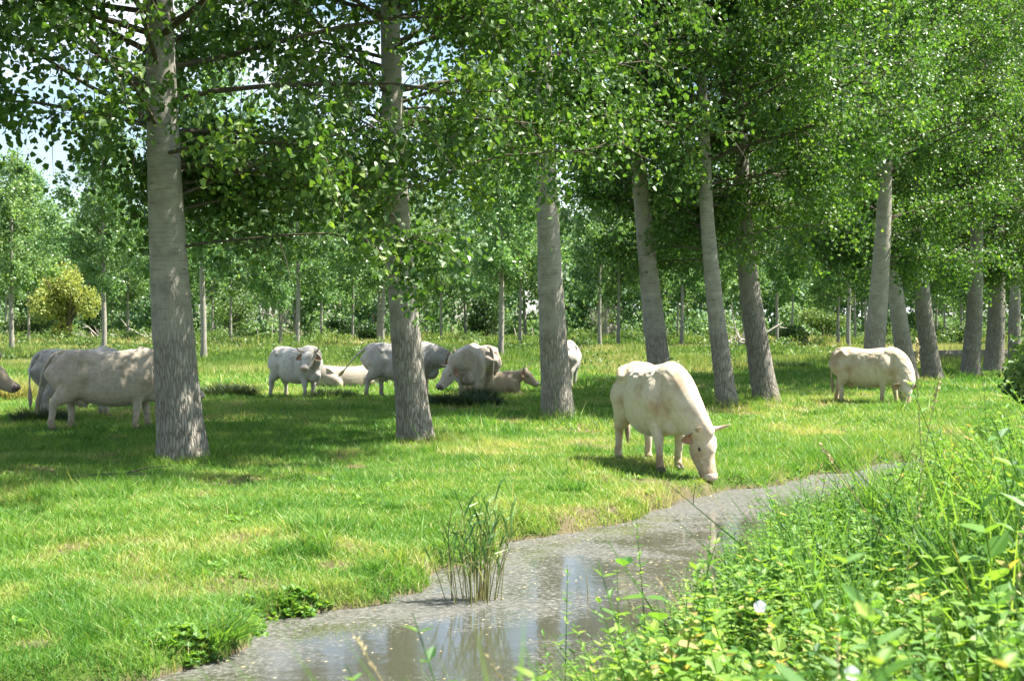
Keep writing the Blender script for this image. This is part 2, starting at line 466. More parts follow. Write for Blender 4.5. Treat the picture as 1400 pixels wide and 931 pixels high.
        for i in range(n_l):
            t = i / (n_l - 1); w = .084 * (math.sin(math.pi * min(1, t * .86 + .14)) ** .65) * (1 if t < .98 else .25)
            for j in range(n_w):
                u = j / (n_w - 1) * 2 - 1
                V.append(base + dirv * t * .235 + wv * u * w + nv * ((u * u - .6) * .05 * (1 - t * .5)) - np.array([0, 0, .03 * t * t]))
        V = np.array(V); n0 = len(V)
        I = np.arange(n_l * n_w).reshape(n_l, n_w)
        q = np.stack([I[:-1, :-1], I[1:, :-1], I[1:, 1:], I[:-1, 1:]], -1).reshape(-1, 4)
        e = MB(); e.add(V, q)
        e2 = MB(); e2.add(V - nv * .010 + dirv * .004, q); 
        ear = put('ear', e2.mesh('ear', [hide], True), root)
        so = ear.modifiers.new('s', 'SOLIDIFY'); so.thickness = .006
        put('ear_lining', e.mesh('ear_lining', [M_EAR], True), ear)
        if horns:
            h = MB()
            b0 = poll - hd * .045 + sd * s * .085
            P = [b0 - sd * s * .03, b0 + sd * s * .10 + hu * .01, b0 + sd * s * .16 + hu * .06 + np.array([0, 0, horn_up * .4]), b0 + sd * s * .19 + hu * .13 + np.array([0, 0, horn_up])]
            add_loft(h, P, [(.034, .034), (.029, .029), (.020, .020), (.006, .006)], n=10, side=tuple(hd), sub=5)
            put('horn', h.mesh('horn', [M_HORN], True), root)
    for hx, hy in hooves:
        h = MB()
        for s in (1, -1):
            add_loft(h, [(hx - .035, hy + s * .028, .035), (hx + .03, hy + s * .028, .035), (hx + .075, hy + s * .022, .022)], [(.03, .04), (.032, .036), (.016, .018)], n=10)
        put('hoof', h.mesh('hoof', [M_HOOF], True), root)
    # tail
    t = MB()
    if pose == 'lie':
        TP = [(-.86, 0, 1.33 + low), (-.97, .02, 1.15 + low), (-1.0, .1, .30), (-.95, .25, .12)]
        TR = [.045, .035, .022, .018]
    else:
        sw = tail
        TP = [(-.80, 0, 1.325), (-.93, 0, 1.25), (-1.00 - abs(sw) * .15, sw * .08, 1.05), (-1.0 - abs(sw) * .35, sw * .22, .80), (-.98 - abs(sw) * .5, sw * .38, .58 + abs(sw) * .06)]
        TR = [.048, .036, .024, .018, .016]
    add_loft(t, TP, [(r_, r_) for r_ in TR], n=10, sub=5)
    tl = put('tail', t.mesh('tail', [hide], True), root)
    if pose != 'lie':
        u = MB(); e = np.array(TP[-1]); dv = e - np.array(TP[-2]); dv /= np.linalg.norm(dv)
        add_loft(u, [e - dv * .06, e + dv * .08, e + dv * .22, e + dv * .34], [(.018, .018), (.042, .042), (.038, .038), (.008, .008)], n=10)
        put('tail_tuft', u.mesh('tail_tuft', [M_TUFT], True), tl)
    return root


def all_cows():
    make_cow('cream cow grazing at the stream edge, nearest and brightest in the sun', 893, 18.65, -74, 'graze', -44, M_HIDE_K, 1.0, steps=(.10, -.12, -.10, .16), voxel=.014, horn_up=.02, udder=False, ears_down=-.05, ear_back=.6, fat=.93)
    make_cow('cream cow grazing in the sun among the far right trunks, head to the camera', 1186, 33.4, -43, 'graze', -74, M_HIDE_K, .98, horns=False, steps=(-.22, .12, .15, -.05), nose=M_NOSE, ears_down=-.05)
    make_cow('large cream cow standing side-on in the shade, head hidden behind the leftmost big trunk', 147, 24.8, 10, 'low', 0, M_HIDE, 1.04, tail=.35, steps=(.10, -.18, .12, -.06), voxel=.016, fat=1.05)
    make_cow('pale cow at far left seen from behind, mostly hidden by the large side-on cow', 106, 27.9, 48, 'low', 48, M_HIDE_GREY, 1.0, tail=-.2, steps=(.05, -.08, .1, 0))
    make_cow('horned cow cut off by the left picture edge, only its head showing', 0, 24.6, 0, 'up', 0, M_HIDE_TAN, 1.0, x=-10.35, nose=M_NOSED, head_down=.12)
    make_cow('grey-white horned cow standing and staring straight at the camera with red-brown ears', 404, 35.8, -42, 'up', -97, M_HIDE_GREY, .97, steps=(.1, -.1, -.05, .08), head_down=.04, horn_up=0.03)
    make_cow('pale cow lying in the grass behind the staring cow, only its back showing', 474, 42, 10, 'lie', 10, M_HIDE_DARK, 1.0, horns=False, zoff=-.12)  # dimmer hide puts this cow's slight shade into its coat colour
    make_cow('grey-white cow with its tail swung out, front half behind the second big trunk', 548, 36.2, -8, 'low', -8, M_HIDE_GREY, 1.03, tail=1.3, steps=(.18, -.12, .1, -.05), fat=1.05)
    make_cow('pale cow standing behind the dark rush clump with its lowered head turned left', 640, 35.2, -88, 'low', -142, M_HIDE, 1.0, steps=(.05, -.05, .12, -.1), head_down=.16, nose=M_NOSED, horn_up=-.04, fat=1.1)
    make_cow('darker grey cow seen from behind at the back of the group by the rush clump', 657, 38.6, 112, 'low', 112, M_HIDE_DARK, 1.0, tail=.1)
    make_cow('small tan cow lying in the grass with its head to the right', 672, 38.2, -8, 'lie', -15, M_HIDE_TAN, .86, voxel=.018)
    make_cow('grey-cream cow seen from behind, half hidden by the third big trunk', 776, 42.5, 82, 'low', 82, M_HIDE_GREY, 1.0, tail=.1)
# ------------------------------------------------------------------ bark
def bark_mat(name, rough_h=1.9, fade=1.0, light=(.335, .31, .26), dark=(.13, .105, .08), tone=1.0, fine=1.0):
    """cracked bark low on the stem turning to smooth grey skin with dark horizontal scars"""
    m, nt, N, L = mat(name)
    tc = nd(nt, 'ShaderNodeTexCoord'); O = tc.outputs['Object']
    sx = nd(nt, 'ShaderNodeSeparateXYZ'); L.new(O, sx.inputs[0])
    big = nd(nt, 'ShaderNodeTexNoise', Scale=1.4, Detail=3); L.new(O, big.inputs[0])
    hz = nd(nt, 'ShaderNodeMath', _operation='MULTIPLY_ADD'); L.new(big.outputs[0], hz.inputs[0]); hz.inputs[1].default_value = -2.4; L.new(sx.outputs[2], hz.inputs[2])
    mr = nd(nt, 'ShaderNodeMapRange', _interpolation_type='SMOOTHSTEP'); L.new(hz.outputs[0], mr.inputs[0]); mr.inputs[1].default_value = rough_h - 1.2 - fade; mr.inputs[2].default_value = rough_h - 1.2 + fade
    mr.inputs[3].default_value = 1; mr.inputs[4].default_value = 0
    # fissures
    mp = nd(nt, 'ShaderNodeMapping'); mp.inputs['Scale'].default_value = (24 * fine, 24 * fine, 4.2 * fine); L.new(O, mp.inputs[0])
    wn = nd(nt, 'ShaderNodeTexNoise', Scale=1.3, Detail=3); L.new(mp.outputs[0], wn.inputs[0])
    add = nd(nt, 'ShaderNodeMix', _data_type='RGBA', _blend_type='LINEAR_LIGHT'); add.inputs[0].default_value = .42
    L.new(mp.outputs[0], add.inputs[6]); L.new(wn.outputs[1], add.inputs[7])
    vo = nd(nt, 'ShaderNodeTexVoronoi', _feature='DISTANCE_TO_EDGE', Scale=1.0); L.new(add.outputs[2], vo.inputs[0])
    fr = ramp(nt, [(.0, (.22,) * 3), (.10, (.70,) * 3), (.30, (1, 1, 1))], vo.outputs[0])
    fn = nd(nt, 'ShaderNodeTexNoise', Scale=34, Detail=6, Roughness=.7); L.new(O, fn.inputs[0])
    # lenticels and creases across the smooth skin
    mq = nd(nt, 'ShaderNodeMapping'); mq.inputs['Scale'].default_value = (3.0, 3.0, 26); L.new(O, mq.inputs[0])
    ln = nd(nt, 'ShaderNodeTexNoise', Scale=1.2, Detail=4, Roughness=.65); L.new(mq.outputs[0], ln.inputs[0])
    lr = ramp(nt, [(.30, (.42, .40, .36)), (.40, (.86, .86, .86)), (.62, (1, 1, 1)), (.75, (1.06, 1.06, 1.03))], ln.outputs[0])
    mot = nd(nt, 'ShaderNodeTexNoise', Scale=5, Detail=6, Roughness=.65); L.new(O, mot.inputs[0])
    sm = ramp(nt, [(.30, tuple(c * .72 * tone for c in light)), (.55, tuple(c * tone for c in light)), (.75, tuple(c * 1.18 * tone for c in light))], mot.outputs[0])
    smooth = nd(nt, 'ShaderNodeMix', _data_type='RGBA', _blend_type='MULTIPLY'); smooth.inputs[0].default_value = 1
    L.new(sm.outputs[0], smooth.inputs[6]); L.new(lr.outputs[0], smooth.inputs[7])
    crk = nd(nt, 'ShaderNodeMix', _data_type='RGBA'); L.new(fr.outputs[0], crk.inputs[0])
    crk.inputs[6].default_value = (*[c * tone for c in dark], 1); L.new(sm.outputs[0], crk.inputs[7])
    cc = nd(nt, 'ShaderNodeMix', _data_type='RGBA'); L.new(mr.outputs[0], cc.inputs[0]); L.new(smooth.outputs[2], cc.inputs[6]); L.new(crk.outputs[2], cc.inputs[7])
    # moss and dirt near the ground
    p = nd(nt, 'ShaderNodeBsdfPrincipled', Roughness=.85); p.inputs['Specular IOR Level'].default_value = .2
    L.new(cc.outputs[2], p.inputs['Base Color'])
    hm = nd(nt, 'ShaderNodeMix', _data_type='FLOAT'); L.new(mr.outputs[0], hm.inputs[0])
    lm = nd(nt, 'ShaderNodeMath', _operation='MULTIPLY'); L.new(ln.outputs[0], lm.inputs[0]); lm.inputs[1].default_value = .22
    L.new(lm.outputs[0], hm.inputs[2])
    fm = nd(nt, 'ShaderNodeMath', _operation='MULTIPLY_ADD'); L.new(fn.outputs[0], fm.inputs[0]); fm.inputs[1].default_value = .35; L.new(fr.outputs[0], fm.inputs[2]); L.new(fm.outputs[0], hm.inputs[3])
    b = nd(nt, 'ShaderNodeBump', Strength=.8, Distance=.03); L.new(hm.outputs[0], b.inputs['Height']); L.new(b.outputs[0], p.inputs['Normal'])
    o = nd(nt, 'ShaderNodeOutputMaterial'); L.new(p.outputs[0], o.inputs[0])
    return m


M_BARK = bark_mat('poplar_bark')
M_BARK_D = bark_mat('dark_poplar_bark', rough_h=2.6, tone=.82)
M_BARK_Y = bark_mat('young_poplar_bark', rough_h=.6, tone=.95, fine=1.6)
M_TWIG = plain('twig_bark', (.10, .085, .06), .8, .2, 20, .3)
M_DEAD = plain('bleached_dead_wood', (.42, .38, .33), .85, .2, 12, .35)
M_LEAF = leaf_mat('poplar_leaf', [(.0, (.042, .108, .023)), (.5, (.088, .184, .036)), (.82, (.155, .26, .052)), (1, (.24, .33, .072))], .42, .45, .6, (1.35, 1.4, .55), objvar=.10)
M_LEAF_Y = leaf_mat('young_poplar_leaf', [(.0, (.085, .18, .068)), (.6, (.165, .29, .11)), (1, (.29, .40, .15))], .42, .42, .5, objvar=.16)  # paled greens stand in for distance haze over the back rows
M_LEAF_W = leaf_mat('far_wood_leaf', [(.0, (.085, .17, .08)), (.5, (.155, .27, .12)), (.85, (.23, .34, .15)), (1, (.31, .39, .16))], .35, .5, .4)  # the wood's haze is put into these pale leaf colours
M_WILLOW = leaf_mat('yellow_willow_leaf', [(.0, (.17, .24, .06)), (.6, (.33, .38, .10)), (1, (.50, .48, .15))], .4, .5, .3, (1.1, 1.05, .6))
M_BUSH = leaf_mat('dark_shrub_leaf', [(.0, (.018, .05, .012)), (.7, (.035, .085, .018)), (1, (.07, .13, .03))], .3, .5, .4)
M_BUSH2 = leaf_mat('pale_shrub_leaf', [(.0, (.06, .12, .035)), (.7, (.11, .19, .05)), (1, (.19, .26, .08))], .35, .5, .4, objvar=.15)


def orth(rng, n):
    """random tip directions biased downward with random blade normals"""
    t = rng.normal(size=(n, 3)); t[:, 2] -= .9; t /= np.linalg.norm(t, axis=1)[:, None]
    a = rng.normal(size=(n, 3)); s = np.cross(t, a); s /= np.linalg.norm(s, axis=1)[:, None]
    return t, s, np.cross(t, s)


def leaves(pos, size, rng, detail=True, tip=None):
    n = len(pos)
    t, s, nn = orth(rng, n) if tip is None else tip
    sz = (size * rng.uniform(.65, 1.25, n))[:, None]
    if detail:
        w, fold = .46, .12
        pts = [(0, 0, 0), (.24, w, fold), (.66, w * .62, fold * .8), (1.0, 0, 0), (.66, -w * .62, fold * .8), (.24, -w, fold)]
        V = np.stack([pos + sz * (a * t + b * s + c * nn) for a, b, c in pts], 1)
        base = np.arange(n)[:, None] * 6
        f = np.concatenate([base + [0, 3, 2, 1], base + [0, 5, 4, 3]], 1).reshape(-1, 4)
        rep = 2
    else:
        V = np.stack([pos, pos + sz * (.5 * t + .45 * s + .1 * nn), pos + sz * t, pos + sz * (.5 * t - .45 * s - .1 * nn)], 1)
        f = (np.arange(n)[:, None] * 4 + [0, 1, 2, 3]); rep = 1
    return V.reshape(-1, 3), f, rep


def crown_meshes(name, seed, z0, z1, Rr, n_limb, n_leaf, size, m_leaf, detail=True, bottom=1.0, droop=.3, clump=.16, twigs=16, low_bias=1.0, cut=None, stem_r=.24, el=(12, 62), low=0, front=1.5):
    """limbs mesh and leaf mesh of a crown; origin at the foot of the stem"""
    rng = np.random.default_rng(seed)
    wood = MB(); TW = []
    ga = 2.399963
    for i in range(-low, n_limb):
        u = ((max(i, 0) + .5) / n_limb) ** low_bias
        zb = z0 + (z1 - z0 - 1.2) * u + rng.normal() * .15
        az = i * ga + rng.normal() * .25
        if i < 0:                                   # low drooping limbs on the meadow side
            az = R(90) + R(62) * (2 * (-i - .5) / low - 1); zb = z0 - rng.uniform(-.5, 1.15)
        elif math.sin(az) < .35:
            zb += front * (1 - u) ** 3
        prof = min(1.0, bottom + u * 2.2) * (1 - max(0, u - .25) / .75) ** .65 + .16
        Ln = Rr * prof * rng.uniform(.78, 1.12)
        e = R(el[0] + (el[1] - el[0]) * u + rng.normal() * 7)
        k = 7; t = np.linspace(0, 1, k)
        out = Ln * (t * math.cos(e)); up = Ln * (math.sin(e) * t) - droop * (1 - u) * Ln * .28 * t ** 2
        wob = np.cumsum(rng.normal(size=(k, 3)) * Ln * .02, axis=0)
        P = np.stack([np.cos(az) * out, np.sin(az) * out, zb + up], -1) + wob * t[:, None]
        rr = max(.012, .0082 * Ln * (1 - .3 * u)) * (.6 if i < 0 else 1)
        V, q = tube(P, rr * (1 - .85 * t) + .004, 5); wood.add(V, q)
        nt = max(4, int(twigs * Ln / Rr))
        for j in range(nt):
            a = rng.uniform(.15, 1.0) if j else 1.0
            p0 = np.array([np.interp(a, t, P[:, c]) for c in range(3)])
            dirv = np.array([math.cos(az), math.sin(az), 0]) * .7 + rng.normal(size=3) * .75 + np.array([0, 0, .15 - droop * (1 - u)])
            dirv /= np.linalg.norm(dirv)
            tl = rng.uniform(.45, 1.15) * (.6 + .4 * Rr / 4.5)
            sag = np.array([0, 0, -.12 * tl])
            p1 = p0 + dirv * tl * .5; p2 = p0 + dirv * tl + sag * 2
            V, q = tube([p0, p1, p2], [.009, .006, .003], 3); wood.add(V, q)
            TW.append((p0, p1, p2))
    TW = np.array(TW)
    w = rng.gamma(1.1, 1.0, len(TW)) + .12; w /= w.sum()
    idx = rng.choice(len(TW), n_leaf, p=w)
    t = rng.uniform(.12, 1.08, n_leaf)[:, None]
    A, B, Cc = TW[idx, 0], TW[idx, 1], TW[idx, 2]
    pos = A * (1 - t) ** 2 + 2 * B * t * (1 - t) + Cc * t * t + rng.normal(size=(n_leaf, 3)) * clump
    # gaps between the leaf masses
    g = noise2(pos[:, 0] + 50, pos[:, 1] + pos[:, 2] * .7, 1.1, seed) * .5 + noise2(pos[:, 2] * 1.2 + 9, pos[:, 0] - pos[:, 1], .9, seed + 1) * .5
    kp = rng.uniform(size=n_leaf) < np.clip((g - .30) * 5, .12, 1); pos, idx = pos[kp], idx[kp]
    if cut is not None:
        keep = cut(pos); pos = pos[keep]; idx = idx[keep]
    V, f, rep = leaves(pos, size, rng, detail)
    tw = rng.uniform(-.18, .18, len(TW))
    tint = np.clip(.42 + tw[idx] + rng.normal(size=len(pos)) * .20, 0, 1)
    lm = mesh_np(name + '_leaves', V, [f], [m_leaf], False, attrs={'tint': np.repeat(tint, rep)})
    wm = wood.mesh(name + '_limbs', [M_TWIG], True)
    return wm, lm


def trunk_mesh(name, path, rads, m, n=40, sub=10, flare=.35, flare_h=.5, seed=0, rough=.012):
    """tapered stem with buttressed foot and an uneven surface"""
    rng = np.random.default_rng(seed)
    D = catmull(np.hstack([np.asarray(path, float), np.asarray(rads, float)[:, None]]), sub)
    # finer rings near the foot
    P, r = D[:, :3], D[:, 3]
    zz = P[:, 2]
    a = np.linspace(0, 2 * math.pi, n, endpoint=False)
    lob = sum(rng.uniform(.3, 1) * np.cos(k * a + rng.uniform(0, 6.28)) for k in (3, 4, 5, 7)) / 2.2
    V = []
    for i in range(len(P)):
        f = math.exp(-max(zz[i], -.1) / flare_h)
        rr = r[i] * (1 + flare * f * (1 + .75 * lob) + .012 * np.cos(2 * a + zz[i] * .5) + .008 * np.cos(3 * a - zz[i] * 1.3))
        jit = noise2(a * r[i] / .05 + seed * 9, np.full(n, zz[i] / .16), 1.0, seed) - .5
        rr = rr + jit * rough * (1.0 if zz[i] < 2.2 else .3)
        V.append(np.stack([P[i, 0] + rr * np.cos(a), P[i, 1] + rr * np.sin(a), np.full(n, zz[i])], -1))
    q = ring_faces(len(P), n)
    return mesh_np(name, np.concatenate(V), [q], [m], True, attrs={'tint': np.full(len(q), .5)})


# base pixel x, base pixel y, upper pixel x, upper pixel y, radius at breast height, crown variant, turn, crown scale, crown lift
ROW = [
    (-110, 680, -125, 300, .33, 4, 60, 1.0, .4, M_BARK, 'big poplar just outside the left picture edge, only its leaves hanging into view'),
    (250, 628, 222, 130, .33, 1, -40, 1.0, -.9, M_BARK, 'thick poplar at the left with a smooth grey trunk, leftmost of the big trunks'),
    (568, 604, 538, 190, .275, 2, -22, 1.0, .5, M_BARK, 'big poplar leaning left, second of the big trunks from the left, cattle behind it'),
    (763, 572, 744, 130, .31, 3, -35, 1.0, 2.3, M_BARK, 'upright big poplar with a dark even trunk in the middle of the picture'),
    (908, 552, 869, 180, .29, 0, 30, 1.0, 2.6, M_BARK, 'big poplar leaning left right behind the nearest grazing cow'),
    (996, 556, 966, 290, .23, 2, -10, .95, .2, M_BARK, 'slender pale poplar with narrow trunk just right of the nearest grazing cow'),
    (1049, 549, 1018, 330, .31, 1, 25, .95, -.1, M_BARK_D, 'dark stout poplar with root flare, next right of the slender pale trunk'),
    (1190, 532, 1208, 290, .33, 3, -40, .95, 0.2, M_BARK, 'poplar leaning right above the back of the far right cow'),
    (1243, 520, 1213, 310, .32, 4, 5, .95, 0.3, M_BARK, 'pale poplar leaning left with its foot just right of the far cow head'),
    (1276, 518, 1258, 370, .33, 0, 40, .95, -.2, M_BARK_D, 'poplar with sun flecks on its bark, left of the fallen log'),
    (1326, 513, 1334, 370, .34, 4, -25, .95, 0.2, M_BARK_D, 'dark poplar standing in front of the middle of the fallen log'),
    (1358, 508, 1363, 370, .38, 2, 15, .95, 0.2, M_BARK_D, 'dark poplar with a long root running right, at the right end of the fallen log'),
    (1388, 499, 1388, 380, .30, 3, -5, .95, 0.0, M_BARK_D, 'last big poplar at the right picture edge behind the leafy bush'),
    (1440, 494, 1440, 380, .33, 4, 20, .95, 0.0, M_BARK_D, 'poplar standing beyond the right picture edge'),
]


def row_trees():
    kw = dict(n_leaf=90000, size=.100, m_leaf=M_LEAF, twigs=22, low=11)
    V = [crown_meshes('poplar_crown_a', 1, 4.5, 18, 4.9, 74, bottom=.62, droop=.35, **kw),
         crown_meshes('poplar_crown_b', 2, 4.9, 17, 5.0, 84, bottom=.62, droop=.40, front=.15, **kw),
         crown_meshes('poplar_crown_c', 3, 4.5, 16.5, 4.9, 84, bottom=.62, droop=.42, front=.35, **kw),
         crown_meshes('poplar_crown_d', 4, 4.7, 18, 4.7, 72, bottom=.6, droop=.3, **kw),
         crown_meshes('poplar_crown_e', 5, 4.4, 17.5, 4.9, 74, bottom=.65, droop=.35, **kw)]
    for i, (bx, by, tx, ty, rad, var, ang, sc_, lift, m, lab) in enumerate(ROW):
        x, y = at(bx, by); d = y
        z = float(ground_z(np.array([x]), np.array([d]))[0])
        k = (by - HY) * 0 + d / F
        zt = CAMH - (ty - HY) * d / F; xt = (tx - 700) * d / F - x
        lean = xt / zt
        root = put('poplar_tree', None, loc=(x, d, z - .05), label=lab, category='tree', group='tall poplars in the near row')
        # the lean eases out higher up
        hs = [-.1, .12, .3, .6, 1.0, 1.6, 2.4, 3.4, 4.6, 6, 8, 11, 14, 17.5]
        px = [lean * (min(h, zt) + max(0, h - zt) * .35) for h in hs]
        # slight bow
        px = [p + math.sin(min(1, max(0, h) / zt) * math.pi) * -.035 * (1 if lean < 0 else -1) for p, h in zip(px, hs)]
        rr = [rad * (1.0 - .068 * max(0, h)) if h < 5 else rad * max(.10, .66 - (h - 5) * .05) for h in hs]
        tm = trunk_mesh('poplar_trunk', [(a, 0.0, h) for a, h in zip(px, hs)], rr, m, n=56, sub=12, seed=20 + i, flare=.20, flare_h=.35)
        put('trunk', tm, root)
        wm, lm = V[var]
        off = np.interp(7.5, hs, px)
        cr = put('crown', lm, root, loc=(off, 0, lift), rz=R(ang)); cr.scale = (sc_, sc_, sc_)
        li = put('limbs', wm, root, loc=(off, 0, lift), rz=R(ang)); li.scale = (sc_, sc_, sc_)


# ------------------------------------------------------------------ young plantation behind
FRONT_YOUNG = [(16, 480, .26), (142, 482, .25), (278, 490, .24), (407, 478, .24), (523, 475, .26), (685, 489, .24), (820, 476, .22), (1160, 476, .26), (932, 474, .22), (1062, 474, .20)]


def young_trees():
    kw = dict(m_leaf=M_LEAF_Y, detail=False, clump=.22, twigs=11, stem_r=.1, el=(25, 62))
    V = [crown_meshes('young_crown_a', 31, 3.4, 15.5, 3.5, 50, 17000, .20, bottom=.7, droop=.15, **kw),
         crown_meshes('young_crown_b', 32, 4.2, 17.0, 3.7, 50, 17000, .20, bottom=.65, droop=.1, **kw),
         crown_meshes('young_crown_c', 33, 2.8, 14.5, 3.4, 50, 17000, .20, bottom=.75, droop=.2, **kw)]
    TM = [trunk_mesh('young_trunk', [(0, 0, -.1), (.02, 0, .5), (.0, .03, 2), (-.06, .0, 4), (.03, 0, 8), (0, 0, 14)], [.20, .17, .155, .14, .10, .03], M_BARK_Y, n=14, sub=5, seed=s, flare=.25, flare_h=.2, rough=.006) for s in (1, 2, 3)]
    rng = np.random.default_rng(5)
    spots = []
    for px, py, r_ in FRONT_YOUNG:
        x, y = at(px, py); spots.append((x, y, 0, r_))
    # further planted rows
    for row, (dd, step) in enumerate([(112, 8.5), (131, 9.0), (150, 9.5)]):
        w = dd * .44
        xx = -w + rng.uniform(0, step)
        while xx < w:
            if not (dd < 125 and 30 < 700 + xx / dd * F < 145): spots.append((xx + rng.normal() * .5, dd + rng.normal() * 1.5, row + 1, .2))
            xx += step * rng.uniform(.85, 1.25)
    # gap names between the near trunks for the labels
    edges = [(-400, 'left of the leftmost big trunk'), (250, 'between first and second big trunks'), (558, 'between second and third big trunks'), (760, 'between third and fourth big trunks'),
             (895, 'between fourth and fifth big trunks'), (985, 'between slender and dark stout trunks'), (1040, 'between dark stout trunk and far cow'), (1200, 'right of the far cow')]
    rown = ['front young row', 'second young row', 'third young row', 'rearmost young row']
    ords = ['first', 'second', 'third', 'fourth', 'fifth', 'sixth', 'seventh', 'eighth', 'ninth', 'tenth', 'eleventh', 'twelfth']
    cnt = {}
    for i, (x, y, row, r_) in enumerate(sorted(spots)):
        px = 700 + x / y * F
        gap = [n for e, n in edges if e <= px][-1] if px > -400 else edges[0][1]
        key = (row, gap); cnt[key] = cnt.get(key, 0) + 1
        lab = f'{ords[cnt[key] - 1]}, {rown[row]}, {gap}'
        root = put('young_poplar', None, loc=(x, y, -.05), label=lab, category='tree', group='young plantation poplars across the meadow')
        v = rng.integers(3); s = rng.uniform(.88, 1.18)
        t = put('trunk', TM[v], root, rz=rng.uniform(0, 6)); t.scale = (r_ / .25, r_ / .25, s)
        a = rng.uniform(0, 6.28)
        c = put('crown', V[v][1], root, rz=a); c.scale = (s, s, s)
        l = put('limbs', V[v][0], root, rz=a); l.scale = (s, s, s)


def blob_leaves(rng, c, rad, n, size, shell=.55, tintc=.45, detail=False, lumps=9):
    """leafy volume made of several uneven lumps"""
    c = np.asarray(c, float); rad = np.asarray(rad, float)
    lc = rng.normal(size=(lumps, 3)); lc /= np.linalg.norm(lc, axis=1)[:, None]; lc *= rng.uniform(.25, .75, (lumps, 1)); lr = rng.uniform(.28, .5, lumps)
    k = rng.integers(0, lumps, n)
    p = rng.normal(size=(n, 3)); p /= np.linalg.norm(p, axis=1)[:, None]
    rr = rng.uniform(shell, 1.05, n) ** .6
    pos = c + (lc[k] + p * (rr * lr[k])[:, None]) * rad
    pos = pos[pos[:, 2] > -.05]
    tl = rng.uniform(-.15, .15, lumps)
    tint = np.clip(tintc + tl[k][:len(pos)] + rng.normal(size=len(pos)) * .16, 0, 1)
    V, f, rep = leaves(pos, size, rng, detail)
    return V, f, np.repeat(tint, rep)


def far_wood():
    rng = np.random.default_rng(8)
    mb = MB(); tr = MB()
    for d, step, hh in ((172, 6.0, 15), (186, 6.5, 19), (204, 7.0, 22), (224, 6.5, 23)):
        w = d * .5; x = -w
        while x < w:
            h = hh * rng.uniform(.75, 1.15); rx = rng.uniform(3.2, 4.8)
            yy = d + rng.normal() * 2.5
            tc_ = rng.uniform(.25, .65)
            V, f, t = blob_leaves(rng, (x, yy, h * .55), (rx * 1.3, rx * 1.2, h * .52), 1900, .55, .5, tc_, lumps=14)
            mb.add(V, f, t)
            V, q = tube([(x, yy, -.1), (x + rng.normal() * .3, yy, h * .4), (x, yy, h * .75)], [.25, .18, .08], 6); tr.add(V, q)
            x += step * rng.uniform(.7, 1.25)
    # understorey
    for i in range(230):
        d = rng.uniform(160, 216); x = rng.uniform(-.5, .5) * d
        V, f, t = blob_leaves(rng, (x, d, 1.4), (rng.uniform(2.2, 4.4), 2.5, rng.uniform(1.8, 3.8)), 620, .34, .5, rng.uniform(.2, .75), lumps=7); mb.add(V, f, t)
    root = put('far_wood', mb.mesh('far_wood', [M_LEAF_W]), kind='stuff', label='dense mixed wood closing off the far side of the meadow', category='wood')
    put('trunks', tr.mesh('far_wood_trunks', [M_BARK_Y], True), root, kind='stuff')


def bush(name, label, x, y, rx, rz_, n, size, m, seed, cat='bush', stems=6, group=None, z=-.05, tintc=.5, dead=False):
    rng = np.random.default_rng(seed)
    root = put(name, None, loc=(x, y, z), label=label, category=cat)
    if group: root['group'] = group
    w = MB(); ends = []
    for i in range(stems):
        a = rng.uniform(0, 6.28); r0 = rng.uniform(0, .12) * rx
        e = np.array([math.cos(a) * rx * rng.uniform(.3, .8), math.sin(a) * rx * rng.uniform(.3, .8), rz_ * rng.uniform(1.1, 1.75)])
        P = catmull([(math.cos(a) * r0, math.sin(a) * r0, 0), e * (.3, .3, .45) + rng.normal(size=3) * rx * .05, e], 4)
        V, q = tube(P, np.linspace(.05, .012, len(P)) * max(.5, rz_), 6); w.add(V, q)
        nb = 16 if dead else 4
        for j in range(nb):
            t = rng.uniform(.25, .95); p0 = P[int(t * (len(P) - 1))]
            dv = rng.normal(size=3) + np.array([0, 0, .5]); dv /= np.linalg.norm(dv)
            l = rx * rng.uniform(.3, .8)
            p1 = p0 + dv * l * .5; p2 = p0 + dv * l + rng.normal(size=3) * l * .15
            V, q = tube([p0, p1, p2], [.018, .012, .005], 4); w.add(V, q)
            if dead:
                for _ in range(5):
                    dv2 = dv * .5 + rng.normal(size=3) * .7; dv2 /= np.linalg.norm(dv2)
                    s0 = p0 + (p2 - p0) * rng.uniform(.3, 1)
                    V, q = tube([s0, s0 + dv2 * l * .25, s0 + dv2 * l * .5], [.009, .006, .003], 3); w.add(V, q)
    put('stems', w.mesh('stems', [M_DEAD if dead else M_TWIG], True), root)
    if n:
        mb = MB(); V, f, t = blob_leaves(rng, (0, 0, rz_ * 1.0), (rx, rx, rz_), n, size, .3, tintc, lumps=12); mb.add(V, f, t)
        put('foliage', mb.mesh('foliage', [m]), root)
    return root


